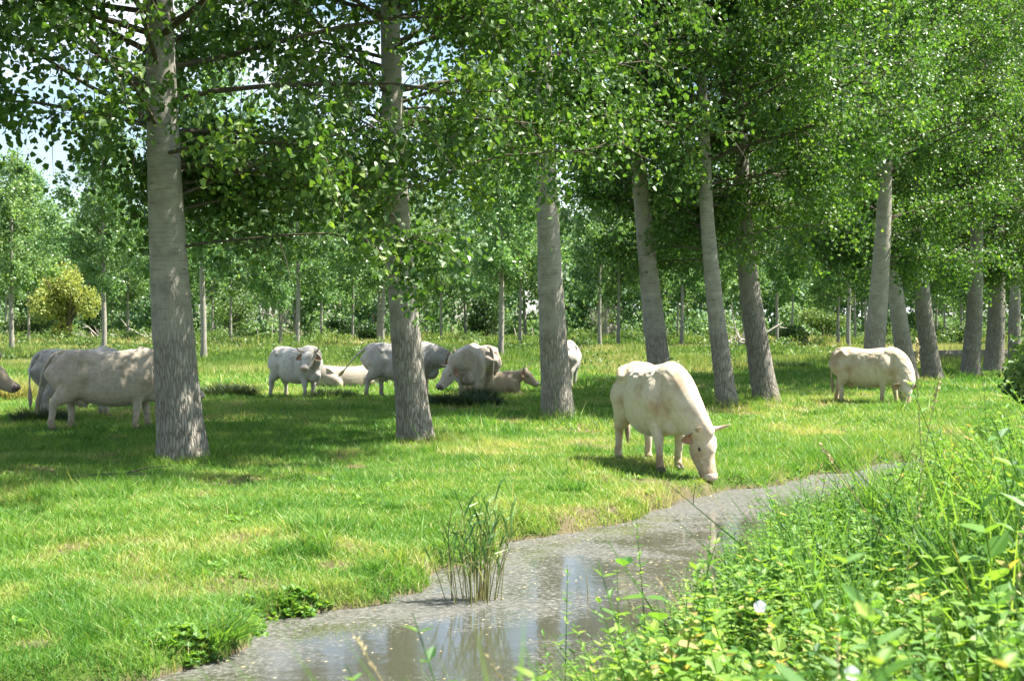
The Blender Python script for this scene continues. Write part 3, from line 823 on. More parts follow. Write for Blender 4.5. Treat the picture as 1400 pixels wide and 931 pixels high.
def shrubs():
    def B(name, label, px, py, rx, rzz, n, size, m, seed, **k):
        x, y = at(px, py); bush(name, label, x, y, rx, rzz, n, size, m, seed, **k)
    B('willow_bush', 'bright yellow-leaved willow bush at the wood edge, far left', 88, 470, 3.0, 3.6, 9000, .22, M_WILLOW, 3, cat='bush', tintc=.55)
    B('shrub', 'low round green shrub at the wood edge left of the yellow willow', 38, 465, 3.2, 1.7, 2600, .24, M_BUSH2, 4)
    B('shrub', 'pale green rounded shrub seen just right of the leftmost big trunk', 318, 463, 4.0, 3.0, 4200, .24, M_BUSH2, 5, tintc=.7)
    B('shrub', 'dark round shrub below the wood, left of the second big trunk', 462, 464, 1.9, 1.5, 2400, .24, M_BUSH, 6)
    B('shrub', 'dark low mound of shrub directly left of the second big trunk', 505, 467, 2.6, 1.1, 2400, .22, M_BUSH, 7)
    B('shrub', 'dark tall shrub behind the young trunk right of the second big trunk', 664, 463, 2.9, 2.6, 3400, .26, M_BUSH, 8)
    B('shrub', 'dark shrub between the yellow willow and the leftmost big trunk', 128, 463, 2.0, 2.2, 2400, .24, M_BUSH, 9)
    B('dead_tree', 'bare grey leaning dead tree at the wood edge, left of the staring cow', 382, 462, 2.6, 2.5, 0, .1, M_BUSH, 10, cat='dead tree', stems=5, dead=True)
    B('dead_shrub', 'half-bare greyish shrub at the wood edge left of the fourth big trunk', 823, 462, 2.4, 2.4, 500, .2, M_BUSH2, 11, cat='shrub', stems=7, dead=True)
    B('shrub', 'pale whitish-green shrub at the wood edge right of the fourth big trunk', 940, 461, 3.3, 2.6, 3400, .26, M_BUSH2, 12, tintc=.85)
    B('shrub', 'olive rounded shrub at the wood edge left of the far right cow', 1128, 463, 3.1, 2.2, 3000, .24, M_BUSH2, 13, tintc=.7)
    B('shrub', 'low green bramble mound in the meadow right of the dark stout poplar', 1082, 473, 2.0, .85, 2400, .17, M_BUSH2, 14, tintc=.3)
    B('shrub', 'low green bramble mound in the meadow right of the far leaning trunks', 1300, 474, 2.1, 1.0, 2400, .17, M_BUSH2, 15, tintc=.35)
    B('shrub', 'pale shrub at the wood edge above the fallen log', 1290, 462, 3.6, 2.8, 3200, .26, M_BUSH2, 16, tintc=.75)
    # leafy bush at the right picture edge, near side of the stream
    bush('hedge_bush', 'dark leafy bush at the right picture edge beside the stream', at_d(1450, 24), 24, 1.3, .75, 7000, .085, M_BUSH, 17, z=.2, tintc=.6)
    bush('elder_bush', 'light green leafy bush reaching in at the right picture edge above the bank', at_d(1462, 19), 19, .8, 1.05, 3000, .085, M_BUSH2, 18, z=.35, tintc=.6)


def wood_litter():
    rng = np.random.default_rng(12)
    # fallen log behind the right trunks
    x, y = at(1318, 497)
    b = MB(); add_loft(b, [(-3.4, 0, .22), (-1.5, .05, .25), (1, -.05, .27), (3.3, 0, .26)], [(.20, .20), (.23, .22), (.25, .24), (.26, .26)], n=18)
    lg = put('fallen_log', b.mesh('fallen_log', [M_BARK_D], True), loc=(x, y, .14), rz=R(4), label='long dark fallen log lying behind the right-hand poplars', category='log')
    # bleached branch heap
    def heap(px, py, n, L, lab, r0=.05, up=.8):
        x, y = at(px, py)
        root = put('branch_heap', None, loc=(x, y, 0), label=lab, category='branch heap')
        for i in range(n):
            b = MB(); a = rng.uniform(0, 6.28); l = L * rng.uniform(.45, 1)
            e = rng.uniform(.05, up)
            dv = np.array([math.cos(a) * math.cos(e), .4 * math.sin(a) * math.cos(e), math.sin(e)])
            p0 = np.array([rng.normal() * L * .3, rng.normal() * .3, .08]) - dv * l * .1
            p0[2] = max(.05, p0[2])
            P = catmull([p0, p0 + dv * l * .5 + rng.normal(size=3) * l * .04, p0 + dv * l], 3)
            rr = r0 * rng.uniform(.5, 1.2)
            V, q = tube(P, np.linspace(rr, rr * .35, len(P)), 6); b.add(V, q)
            for k in range(3):
                s0 = P[rng.integers(1, len(P))]; dv2 = dv + rng.normal(size=3) * .6; dv2 /= np.linalg.norm(dv2)
                V, q = tube([s0, s0 + dv2 * l * .15, s0 + dv2 * l * .3], [rr * .5, rr * .35, rr * .12], 5); b.add(V, q)
            put('branch', b.mesh('branch', [M_DEAD], True), root)
    heap(1015, 478, 12, 3.6, 'bleached white heap of dead branches between the slender and the dark stout poplar', .11, 1.1)
    heap(955, 492, 5, 1.0, 'small pale heap of cut wood lying in the meadow left of the slender poplar', .13, .25)
    heap(122, 467, 6, 3.4, 'grey fallen branches at the wood edge right of the yellow willow', .13, .7)
    heap(195, 466, 8, 4.2, 'bleached fallen branches at the wood edge just left of the leftmost big trunk', .13, .5)
    heap(325, 463, 6, 4.2, 'bleached fallen branches at the wood edge under the pale green shrub', .13, .45)
    heap(430, 463, 7, 3.6, 'grey fallen branches at the wood edge above the staring cow', .10, .4)
    # posts of the old fence along the wood
    for i, (px, h) in enumerate([(352, 1.3), (372, 1.5), (706, 1.2), (727, 1.3), (742, 1.2), (830, 1.3), (842, 1.5), (853, 1.6), (864, 1.4), (900, 1.2), (912, 1.2), (1098, 1.3), (1110, 1.2)]):
        x, y = at(px, 463.5)
        b = MB(); add_loft(b, [(0, 0, -.1), (rng.normal() * .05, 0, h * .5), (rng.normal() * .14, 0, h)], [(.07, .07), (.065, .065), (.055, .055)], n=8, side=(1, 0, 0))
        where = 'left of the staring cow' if px < 400 else 'left of the third big trunk' if px < 760 else 'left of the fourth big trunk' if px < 880 else 'right of the fourth big trunk' if px < 1000 else 'far right of the dark stout poplar'
        put('fence_post', b.mesh('fence_post', [M_DEAD], True), loc=(x, y, 0), label=f'weathered grey fence post at the wood edge {where}', category='fence post', group=f'old posts at the wood edge {where}')
# ------------------------------------------------------------------ ground, stream
def ground():
    m, nt, N, L = mat('meadow_soil')
    tc = nd(nt, 'ShaderNodeTexCoord'); O = tc.outputs['Object']
    n1 = nd(nt, 'ShaderNodeTexNoise', Scale=.22, Detail=6, Roughness=.6); L.new(O, n1.inputs[0])
    n2 = nd(nt, 'ShaderNodeTexNoise', Scale=5, Detail=8, Roughness=.7); L.new(O, n2.inputs[0])
    n4 = nd(nt, 'ShaderNodeTexNoise', Scale=1.1, Detail=5, Roughness=.6); L.new(O, n4.inputs[0])
    g = ramp(nt, [(.30, (.045, .075, .016)), (.5, (.075, .13, .024)), (.7, (.13, .16, .04))], n1.outputs[0])
    s = ramp(nt, [(.35, (.55, .5, .4)), (.6, (1, 1, 1))], n2.outputs[0])
    mx = nd(nt, 'ShaderNodeMix', _data_type='RGBA', _blend_type='MULTIPLY'); mx.inputs[0].default_value = .8
    L.new(g.outputs[0], mx.inputs[6]); L.new(s.outputs[0], mx.inputs[7])
    # bare earth: patches, and the eroded bank by height
    ba = nd(nt, 'ShaderNodeAttribute', _attribute_name='bare')
    e = ramp(nt, [(.15, (0, 0, 0)), (.75, (1, 1, 1))], ba.outputs['Fac'])
    mud = ramp(nt, [(.3, (.05, .042, .024)), (.7, (.15, .125, .07))], n2.outputs[0])
    sx = nd(nt, 'ShaderNodeSeparateXYZ'); L.new(O, sx.inputs[0])
    mh = nd(nt, 'ShaderNodeMapRange'); L.new(sx.outputs[2], mh.inputs[0]); mh.inputs[1].default_value = -.19; mh.inputs[2].default_value = -.13; mh.inputs[3].default_value = 1; mh.inputs[4].default_value = 0
    me_ = nd(nt, 'ShaderNodeMath', _operation='MAXIMUM'); L.new(e.outputs[0], me_.inputs[0]); L.new(mh.outputs[0], me_.inputs[1])
    m2 = nd(nt, 'ShaderNodeMix', _data_type='RGBA'); L.new(me_.outputs[0], m2.inputs[0]); L.new(mx.outputs[2], m2.inputs[6]); L.new(mud.outputs[0], m2.inputs[7])
    p = nd(nt, 'ShaderNodeBsdfPrincipled', Roughness=.95); p.inputs['Specular IOR Level'].default_value = .1
    L.new(m2.outputs[2], p.inputs['Base Color'])
    b = nd(nt, 'ShaderNodeBump', Strength=.7, Distance=.05); L.new(n2.outputs[0], b.inputs['Height']); L.new(b.outputs[0], p.inputs['Normal'])
    o = nd(nt, 'ShaderNodeOutputMaterial'); L.new(p.outputs[0], o.inputs[0])
    xs = np.concatenate([[-1500, -600, -300, -150, -90], np.arange(-60, -14, 2.), np.arange(-14, -5, .35), np.arange(-5, 9, .10), np.arange(9, 16, .25), np.arange(16, 60, 1.5), [60, 64, 70, 80, 95, 120, 150, 300, 600, 1500]])
    ys = np.concatenate([[-300, -60, -20, -8, -3], np.arange(-1, 5, .4), np.arange(5, 24, .10), np.arange(24, 34, .35), np.arange(34, 80, 1.5), np.arange(80, 260, 12.), [300, 500, 900, 2000]])
    X, Y = np.meshgrid(xs, ys)
    Z = np.empty(X.size)
    x, y = X.ravel(), Y.ravel()
    Z = ground_z(x, y)
    far = (np.abs(x) > 130) | (y < -2) | (y > 130)
    Z = np.where(far, np.maximum(Z, .0) * .2, Z)
    nx, ny = len(xs), len(ys)
    I = np.arange(nx * ny).reshape(ny, nx)
    q = np.stack([I[:-1, :-1], I[:-1, 1:], I[1:, 1:], I[1:, :-1]], -1).reshape(-1, 4)
    me = mesh_np('meadow_ground', np.stack([x, y, Z], -1), [q], [m], True)
    bare = patchy(x, y)[3]
    a = me.attributes.new('bare', 'FLOAT', 'POINT'); a.data.foreach_set('value', np.clip((bare - .62) * 7, 0, 1).astype(np.float32))
    put('meadow_ground', me, kind='structure')


def water():
    m, nt, N, L = mat('stream_water')
    tc = nd(nt, 'ShaderNodeTexCoord'); O = tc.outputs['Object']
    n1 = nd(nt, 'ShaderNodeTexNoise', Scale=.9, Detail=5, Roughness=.65, Distortion=.6); L.new(O, n1.inputs[0])        # where the scum gathers
    n2 = nd(nt, 'ShaderNodeTexNoise', Scale=26, Detail=8, Roughness=.75); L.new(O, n2.inputs[0])
    vo = nd(nt, 'ShaderNodeTexVoronoi', Scale=32, Randomness=1); L.new(O, vo.inputs[0])
    vr = ramp(nt, [(.22, (1, 1, 1)), (.34, (0, 0, 0))], vo.outputs['Distance'])
    # scum mask
    a = nd(nt, 'ShaderNodeMath', _operation='MULTIPLY_ADD'); L.new(n1.outputs[0], a.inputs[0]); a.inputs[1].default_value = 1.1; L.new(n2.outputs[0], a.inputs[2])
    at_ = nd(nt, 'ShaderNodeAttribute', _attribute_name='scum')
    a2 = nd(nt, 'ShaderNodeMath', _operation='MULTIPLY_ADD'); L.new(at_.outputs['Fac'], a2.inputs[0]); a2.inputs[1].default_value = .30; L.new(a.outputs[0], a2.inputs[2])
    mr = ramp(nt, [(0.0, (0, 0, 0)), (1.0, (1, 1, 1))]); mr2 = nd(nt, 'ShaderNodeMapRange'); L.new(a2.outputs[0], mr2.inputs[0]); mr2.inputs[1].default_value = 1.17; mr2.inputs[2].default_value = 1.38
    L.new(mr2.outputs[0], mr.inputs[0])
    spk = nd(nt, 'ShaderNodeMath', _operation='MULTIPLY'); L.new(vr.outputs[0], spk.inputs[0]); spk.inputs[1].default_value = .75
    vc = nd(nt, 'ShaderNodeSeparateColor'); L.new(vo.outputs['Color'], vc.inputs[0])
    gt = nd(nt, 'ShaderNodeMath', _operation='LESS_THAN'); L.new(vc.outputs[0], gt.inputs[0]); gt.inputs[1].default_value = .55
    spk2 = nd(nt, 'ShaderNodeMath', _operation='MULTIPLY'); L.new(spk.outputs[0], spk2.inputs[0]); L.new(gt.outputs[0], spk2.inputs[1])
    pa = nd(nt, 'ShaderNodeMath', _operation='MULTIPLY_ADD'); L.new(at_.outputs['Fac'], pa.inputs[0]); pa.inputs[1].default_value = .16; L.new(n1.outputs[0], pa.inputs[2])
    pr = nd(nt, 'ShaderNodeMapRange'); L.new(pa.outputs[0], pr.inputs[0]); pr.inputs[1].default_value = .44; pr.inputs[2].default_value = .64
    spk3 = nd(nt, 'ShaderNodeMath', _operation='MULTIPLY'); L.new(spk2.outputs[0], spk3.inputs[0]); L.new(pr.outputs[0], spk3.inputs[1])
    mask = nd(nt, 'ShaderNodeMath', _operation='MAXIMUM'); L.new(mr.outputs[0], mask.inputs[0]); L.new(spk3.outputs[0], mask.inputs[1])
    w = nd(nt, 'ShaderNodeBsdfPrincipled', Roughness=.07); w.inputs['Base Color'].default_value = (.050, .050, .034, 1); w.inputs['Specular IOR Level'].default_value = .9; w.inputs['IOR'].default_value = 1.33
    wv = nd(nt, 'ShaderNodeTexNoise', Scale=7, Detail=3); L.new(O, wv.inputs[0])
    b = nd(nt, 'ShaderNodeBump', Strength=.06, Distance=.02); L.new(wv.outputs[0], b.inputs['Height']); L.new(b.outputs[0], w.inputs['Normal'])
    sc = ramp(nt, [(.25, (.035, .035, .03)), (.5, (.075, .075, .065)), (.70, (.22, .215, .19))], n2.outputs[0])
    s = nd(nt, 'ShaderNodeBsdfPrincipled', Roughness=.55); L.new(sc.outputs[0], s.inputs['Base Color'])
    ms = nd(nt, 'ShaderNodeMixShader'); L.new(mask.outputs[0], ms.inputs[0]); L.new(w.outputs[0], ms.inputs[1]); L.new(s.outputs[0], ms.inputs[2])
    o = nd(nt, 'ShaderNodeOutputMaterial'); L.new(ms.outputs[0], o.inputs[0])
    xs = np.concatenate([np.arange(-38, -4, 1.), np.arange(-4, 10, .2), np.arange(10, 130, 2.)]); ys = np.concatenate([np.arange(0, 6, .5), np.arange(6, 24, .2), np.arange(24, 80, 2.)])
    X, Y = np.meshgrid(xs, ys); nx, ny = len(xs), len(ys)
    I = np.arange(nx * ny).reshape(ny, nx)
    q = np.stack([I[:-1, :-1], I[:-1, 1:], I[1:, 1:], I[1:, :-1]], -1).reshape(-1, 4)
    s_, near = shore(X.ravel(), Y.ravel())
    keep = (s_ < .3)[q].any(1)
    q = q[keep]
    me = mesh_np('stream', np.stack([X.ravel(), Y.ravel(), np.full(X.size, WATER_Z)], -1), [q], [m], True)
    # floating scum gathers along the far bank, behind the reeds and upstream
    df = seg_dist(X.ravel(), Y.ravel(), FAR_S)
    rx, ry = REED
    dr = np.hypot((X.ravel() - rx) * .7, Y.ravel() - ry)
    v = np.clip(1.0 - df / 1.3, 0, 1) * .9 + np.clip(1 - dr / 1.5, 0, 1) * .8 + np.clip((Y.ravel() - 11.5) / 3, 0, .45)
    a = me.attributes.new('scum', 'FLOAT', 'POINT'); a.data.foreach_set('value', np.clip(v, 0, 1.2).astype(np.float32))
    put('stream', me, kind='structure')


REED = at(655, 822, WATER_Z)

# ------------------------------------------------------------------ grass
M_GRASS = leaf_mat('grass_blade', [(.0, (.035, .115, .018)), (.28, (.075, .20, .028)), (.52, (.145, .28, .045)), (.76, (.28, .35, .085)), (1, (.48, .42, .20))], .40, .5, .35, (1.15, 1.25, .5))
M_TALL = leaf_mat('meadow_grass_blade', [(.0, (.10, .19, .04)), (.4, (.21, .29, .07)), (.7, (.36, .36, .14)), (1, (.46, .40, .20))], .35, .6, .2, (1.1, 1.1, .6))
M_RUSH = leaf_mat('rush_blade', [(.0, (.030, .052, .022)), (.7, (.055, .085, .03)), (1, (.16, .15, .07))], .2, .5, .3)
M_HERB = leaf_mat('herb_leaf', [(.0, (.05, .135, .035)), (.42, (.12, .255, .052)), (.75, (.22, .36, .07)), (.96, (.32, .42, .09)), (1, (.42, .33, .14))], .45, .5, .25, (1.25, 1.25, .5))
M_STRAW = leaf_mat('dry_stalk', [(.0, (.30, .24, .11)), (1, (.55, .46, .26))], .2, .7, .2, (1, 1, .8))
M_WHITE = leaf_mat('white_petal', [(.0, (.75, .76, .74)), (1, (.85, .86, .85))], .3, .5, .3, (1, 1, 1))
M_STALK = leaf_mat('reed_stalk', [(.0, (.20, .22, .06)), (.5, (.30, .29, .11)), (1, (.48, .42, .22))], .2, .6, .3, (1, 1, .7))
M_REED = leaf_mat('reed_leaf', [(.0, (.06, .16, .05)), (.6, (.13, .27, .06)), (1, (.42, .42, .16))], .35, .45, .5)


def blades(x, y, z, h, w, tint, rng, bend=.35, segs=2):
    """x,y,z,h,w,tint arrays -> verts, quads, tris, tints"""
    n = len(x)
    az = rng.uniform(0, 2 * math.pi, n); fa = rng.uniform(0, 2 * math.pi, n)
    bx, by = np.cos(az), np.sin(az); b = h * bend * rng.uniform(.2, 1.6, n)
    sx, sy = np.cos(fa) * w / 2, np.sin(fa) * w / 2
    P = np.stack([x, y, z], -1)
    def lvl(t, ww):
        c = P + np.stack([bx * b * t * t, by * b * t * t, h * t * (1 - .22 * bend * t)], -1)
        s = np.stack([sx * ww, sy * ww, 0 * sx], -1)
        return c - s, c + s
    a0, a1 = lvl(0, 1)
    if segs == 2:
        b0, b1 = lvl(.5, .9); t0, _ = lvl(1, 0)
        V = np.stack([a0, a1, b1, b0, t0], 1).reshape(-1, 3)
        B = np.arange(n)[:, None] * 5
        return V, B + [0, 1, 2, 3], B + [3, 2, 4], tint
    t0, _ = lvl(1, 0)
    V = np.stack([a0, a1, t0], 1).reshape(-1, 3)
    B = np.arange(n)[:, None] * 3
    return V, None, B + [0, 1, 2], tint


def scatter(rng, y0, y1, dens, side='meadow', half=.47):
    """random points of the view wedge between two distances"""
    area = half * (y1 ** 2 - y0 ** 2)
    n = int(area * dens)
    y = np.sqrt(rng.uniform(y0 ** 2, y1 ** 2, n)); x = rng.uniform(-half, half, n) * y
    return x, y


BARE = [(*at(605, 622), .45), (*at(800, 588), .75), (*at(325, 655), .6), (*at(880, 668), .4), (*at(1015, 622), .35), (*at(250, 806), .3), (*at(60, 870), .22),
        (*at(680, 725), .4), (*at(560, 700), .2), (*at(1070, 556), .7), (*at(400, 745), .22), (*at(130, 800), .25)]


def patchy(x, y):
    """dry tint and height fields of the sward"""
    t = noise2(x, y, 2.6, 21) * .5 + noise2(x, y, .8, 22) * .3 + noise2(x, y, .3, 23) * .2
    dry = np.clip((noise2(x, y, 1.7, 31) * .55 + noise2(x, y, .4, 32) * .45 - .61) * 5, 0, 1)
    hh = .45 + 1.25 * noise2(x, y, .9, 41) * (.4 + noise2(x, y, .25, 42))
    bare = noise2(x, y, 1.3, 51) * .55 + noise2(x, y, .35, 52) * .45
    for cx, cy, r_ in BARE:
        dd = np.hypot(x - cx, (y - cy) * .8) / r_
        bare = np.maximum(bare, .80 - .22 * dd + (noise2(x, y, .18, 53) - .5) * .25)
    dry = np.maximum(dry, np.clip((bare - .58) * 5, 0, .9))
    return t, dry, hh, bare


def grass():
    rng = np.random.default_rng(77)
    mb = MB()
    for y0, y1, dens, h, w, segs in ((6.2, 11, 5200, .075, .0055, 2), (11, 16, 3200, .08, .0075, 2), (16, 24, 1700, .088, .011, 1), (24, 38, 640, .10, .019, 1), (38, 60, 150, .14, .036, 1)):
        x, y = scatter(rng, y0, y1, dens)
        s, near = shore(x, y)
        ok = (s > -.03) & (~near)
        x, y, s = x[ok], y[ok], s[ok]
        t, dry, hh, bare = patchy(x, y)
        ok = rng.uniform(size=len(x)) > np.clip((bare - .66) * 7, 0, .62)
        x, y, s, t, dry, hh = x[ok], y[ok], s[ok], t[ok], dry[ok], hh[ok]
        z = ground_z(x, y, (s, np.zeros(len(x), bool))) - .006
        edge = np.clip(1 - s / .35, 0, 1)
        # longer grass round the trunk feet
        fy = np.zeros(len(x))
        for (bx, by, *_r) in ROW:
            cx, cy = at(bx, by); fy = np.maximum(fy, np.clip(1 - (np.hypot(x - cx, (y - cy)) - .35) / .55, 0, 1))
        tuft = (noise2(x, y, .55, 44) > .80) & (noise2(x, y, 3.0, 45) > .35)
        H = h * hh * rng.uniform(.45, 1.35, len(x)) * np.where(tuft, 1.7, 1) * (1 + .9 * edge + 1.1 * fy) * np.where(rng.uniform(size=len(x)) < .015, 2.4, 1)
        tint = np.clip(.14 + .62 * t + .38 * dry + rng.normal(size=len(x)) * .10 + np.where(rng.uniform(size=len(x)) < .09, .40, 0) - .16 * tuft, 0, 1)
        V, q, tr, tt = blades(x, y, z, H, w * rng.uniform(.6, 1.3, len(x)), tint, rng, .75, segs)
        n = mb.n
        mb.v.append(V); mb.n += len(V)
        if q is not None:
            mb.f[4].append(q + n); mb.t[4].append(tt)
        mb.f[3].append(tr + n); mb.t[3].append(tt)
    put('meadow_grass', mb.mesh('meadow_grass', [M_GRASS]), kind='stuff', label='short grazed green grass of the meadow', category='grass')
    # tall pale meadow growth beyond the tree row
    mb = MB()
    for y0, y1, dens, h, w in ((44, 70, 95, .26, .045), (70, 110, 38, .36, .08), (110, 170, 13, .46, .14)):
        x, y = scatter(rng, y0, y1, dens, half=.44)
        t = noise2(x, y / 2.2, 6, 61) * .6 + noise2(x, y / 2, 1.6, 62) * .4
        lo = np.clip((y - 44 - 8 * noise2(x, y, 7, 64) - np.clip((x - 6) * .6, 0, 12)) / 7, 0, 1)
        ok = (rng.uniform(size=len(x)) < lo) & (noise2(x, y, 2.2, 63) > .18)
        x, y, t = x[ok], y[ok], t[ok]
        H = h * (.35 + 1.1 * noise2(x, y, 1.7, 65)) * rng.uniform(.5, 1.3, len(x)) * (1 + .8 * (noise2(x, y, 9, 66) > .66))
        tint = np.clip(t * 1.9 - .56 + rng.normal(size=len(x)) * .16, 0, 1)
        V, q, tr, tt = blades(x, y, np.zeros(len(x)) - .02, H, w * rng.uniform(.5, 1.3, len(x)), tint, rng, .35, 1)
        n = mb.n; mb.v.append(V); mb.n += len(V); mb.f[3].append(tr + n); mb.t[3].append(tt)
    put('tall_meadow_grass', mb.mesh('tall_meadow_grass', [M_TALL]), kind='stuff', label='tall pale yellow-green grass filling the meadow behind the poplars', category='grass')


def meadow_weeds():
    rng = np.random.default_rng(55); mb = MB()
    for i in range(420):
        y = math.sqrt(rng.uniform(52 ** 2, 160 ** 2)); x = rng.uniform(-.42, .42) * y
        if noise2(x, y, 12, 67) < .42: continue
        h = rng.uniform(.25, .75) * (1 + y / 150)
        V, f, t = blob_leaves(rng, (x, y, h * .45), (h * rng.uniform(.9, 2.6), h * 1.1, h * .75), int(70 + 60 * h), .05 + .0011 * y, .3, rng.choice([.15, .4, .75]), lumps=5)
        mb.add(V, f, t)
    put('meadow_weeds', mb.mesh('meadow_weeds', [M_BUSH2]), kind='stuff', label='low clumps of nettles and weeds scattered through the back meadow', category='weeds')


def tussock(label, px, py, R0, h, n, seed, m=None, tint=.4, name='rush_tussock', x=None, y=None, w=.010):
    rng = np.random.default_rng(seed)
    if x is None: x, y = at(px, py)
    a = rng.uniform(0, 6.28, n); r = R0 * np.sqrt(rng.uniform(0, 1, n)) * (.55 + .6 * noise2(np.cos(a) * 2, np.sin(a) * 2, .8, seed))
    lx, ly = r * np.cos(a), r * np.sin(a) * .8
    H = h * rng.uniform(.45, 1.15, n) * (1 - .35 * r / R0)
    V, q, tr, tt = blades(lx, ly, np.full(n, -.02), H, np.full(n, w), np.clip(tint + rng.normal(size=n) * .22, 0, 1), rng, .55, 2)
    V = V.reshape(-1, 5, 3); o = np.stack([lx, ly], -1)[:, None] * np.array([0, 0, .5, .5, 1.0])[None, :, None] * .55; V[:, :, :2] += o; V = V.reshape(-1, 3)
    me = mesh_np('tussock', V, [q, tr], [m or M_RUSH], attrs={'tint': np.concatenate([tt, tt])})
    z = float(ground_z(np.array([x]), np.array([y]))[0])
    put(name, me, loc=(x, y, z), label=label, category='grass clump')


def clumps():
    tussock('dark rush clump in the shade left of the staring cow', 314, 542, .75, .55, 1500, 1, w=.016)
    tussock('dark rush clump at the feet of the staring cow', 452, 545, .6, .42, 1000, 2, w=.016)
    tussock('large dark rush clump in front of the lowered-head cow', 632, 556, .85, .42, 2000, 3, w=.018, tint=.2)
    tussock('tall dark rush clump right of the lowered-head cow', 656, 551, .4, .60, 900, 4, w=.016, tint=.2)
    tussock('yellowish tall grass clump behind the horned head at the left edge', 12, 545, .7, .75, 1500, 5, m=M_TALL, tint=.75, w=.018)
    tussock('dark low rush clump in the shaded grass left of the far right cow', 1075, 505, 1.1, .40, 1500, 6, w=.024)
    tussock('olive grass clump in the meadow left of the slender poplar', 938, 494, .8, .6, 1200, 7, m=M_TALL, tint=.35, w=.024)
    tussock('dark rush clump behind the hind legs of the large side-on cow', 58, 580, .55, .40, 1000, 8, w=.014)
    tussock('light green weed tuft on the bank at the lower left waterline', 0, 0, .26, .16, 700, 9, m=M_HERB, x=-1.95, y=8.95, w=.012)
    tussock('dark earthy sedge tuft overhanging the water right of the grazing cow', 1085, 662, .38, .24, 900, 10, tint=.75, w=.010)
    tussock('sedge tuft with dry stalks on the bank just right of the reeds', 705, 748, .34, .22, 800, 11, m=M_TALL, tint=.6, w=.009)
    tussock('bright grass tuft at the water edge left of the reeds', 512, 815, .17, .16, 450, 12, m=M_GRASS, tint=.4, w=.007)


def leafy_stem(rng, h, n_pairs, leaf, lean=.12, slim=.42, flower=False):
    """template: upright stem with opposed pairs of leaves"""
    mb = MB()
    tip = np.array([rng.normal() * lean * h, rng.normal() * lean * h, h])
    P = catmull([(0, 0, 0), tip * (.4, .4, .5), tip], 4)
    V, q = tube(P, np.linspace(.0045, .0015, len(P)), 4); mb.add(V, q, .35)
    pos = []; tdir = []; size = []; sdir = []
    for i in range(n_pairs):
        t = .12 + .88 * (i + rng.uniform(-.2, .2)) / n_pairs; t = min(max(t, .05), .995)
        c = np.array([np.interp(t, np.linspace(0, 1, len(P)), P[:, k]) for k in range(3)])
        a = i * math.pi / 2 + rng.normal() * .35
        for s in (0, math.pi):
            el = rng.uniform(-.5, .5) + t * .5
            dv = np.array([math.cos(a + s) * math.cos(el), math.sin(a + s) * math.cos(el), math.sin(el)])
            pos.append(c); tdir.append(dv); size.append(leaf * (1.15 - .7 * t) * rng.uniform(.8, 1.2)); sdir.append(np.cross(dv, [0, 0, 1]))
    pos = np.array(pos); t = np.array(tdir); s = np.array(sdir); s /= np.linalg.norm(s, axis=1)[:, None]; nn = np.cross(s, t); sz = np.array(size)[:, None]
    w = slim
    pts = [(0, 0, 0), (.30, w * .5, .06), (.68, w * .36, .0), (1.0, 0, -.12), (.68, -w * .36, .0), (.30, -w * .5, .06)]
    V = np.stack([pos + sz * (a * t + b * s + c_ * nn) for a, b, c_ in pts], 1).reshape(-1, 3)
    B = np.arange(len(pos))[:, None] * 6
    f = np.concatenate([B + [0, 3, 2, 1], B + [0, 5, 4, 3]], 1).reshape(-1, 4)
    mb.add(V, f, np.repeat(np.clip(.5 + rng.normal(size=len(pos)) * .18, 0, 1), 2))
    return mb


def grass_stem(rng, h, bend=.25, blades_n=3, head=True):
    mb = MB(); a = rng.uniform(0, 6.28)
    P = catmull([(0, 0, 0), (math.cos(a) * bend * h * .2, math.sin(a) * bend * h * .2, h * .5), (math.cos(a) * bend * h, math.sin(a) * bend * h, h)], 5)
    V, q = tube(P, np.linspace(.0028, .001, len(P)), 4); mb.add(V, q, .6)
    if head:
        n = 26; t = rng.uniform(.80, 1.0, n)
        pos = np.stack([np.interp(t, np.linspace(0, 1, len(P)), P[:, k]) for k in range(3)], -1)
        tt = rng.normal(size=(n, 3)) * .6 + [math.cos(a) * .4, math.sin(a) * .4, 1]; tt /= np.linalg.norm(tt, axis=1)[:, None]
        s = np.cross(tt, rng.normal(size=(n, 3))); s /= np.linalg.norm(s, axis=1)[:, None]
        V, f, rep = leaves(pos, .018, rng, False, (tt, s * .5, np.cross(tt, s) * .5)); mb.add(V, f, .9)
    return mb


def flatten(mb):
    V = np.concatenate(mb.v)
    out = {}
    for k in (3, 4):
        out[k] = (np.concatenate(mb.f[k]), np.concatenate(mb.t[k])) if mb.f[k] else None
    return V, out


def stamp(mb, tpl, x, y, z, rot, sc, dt=0.0, tilt=(0, 0)):
    V, fs = tpl
    c, s = math.cos(rot) * sc, math.sin(rot) * sc
    W = np.stack([V[:, 0] * c - V[:, 1] * s + x + tilt[0] * V[:, 2], V[:, 0] * s + V[:, 1] * c + y + tilt[1] * V[:, 2], V[:, 2] * sc + z], -1)
    n = mb.n; mb.v.append(W); mb.n += len(W)
    for k in (3, 4):
        if fs[k] is not None:
            mb.f[k].append(fs[k][0] + n); mb.t[k].append(np.clip(fs[k][1] + dt, 0, 1))


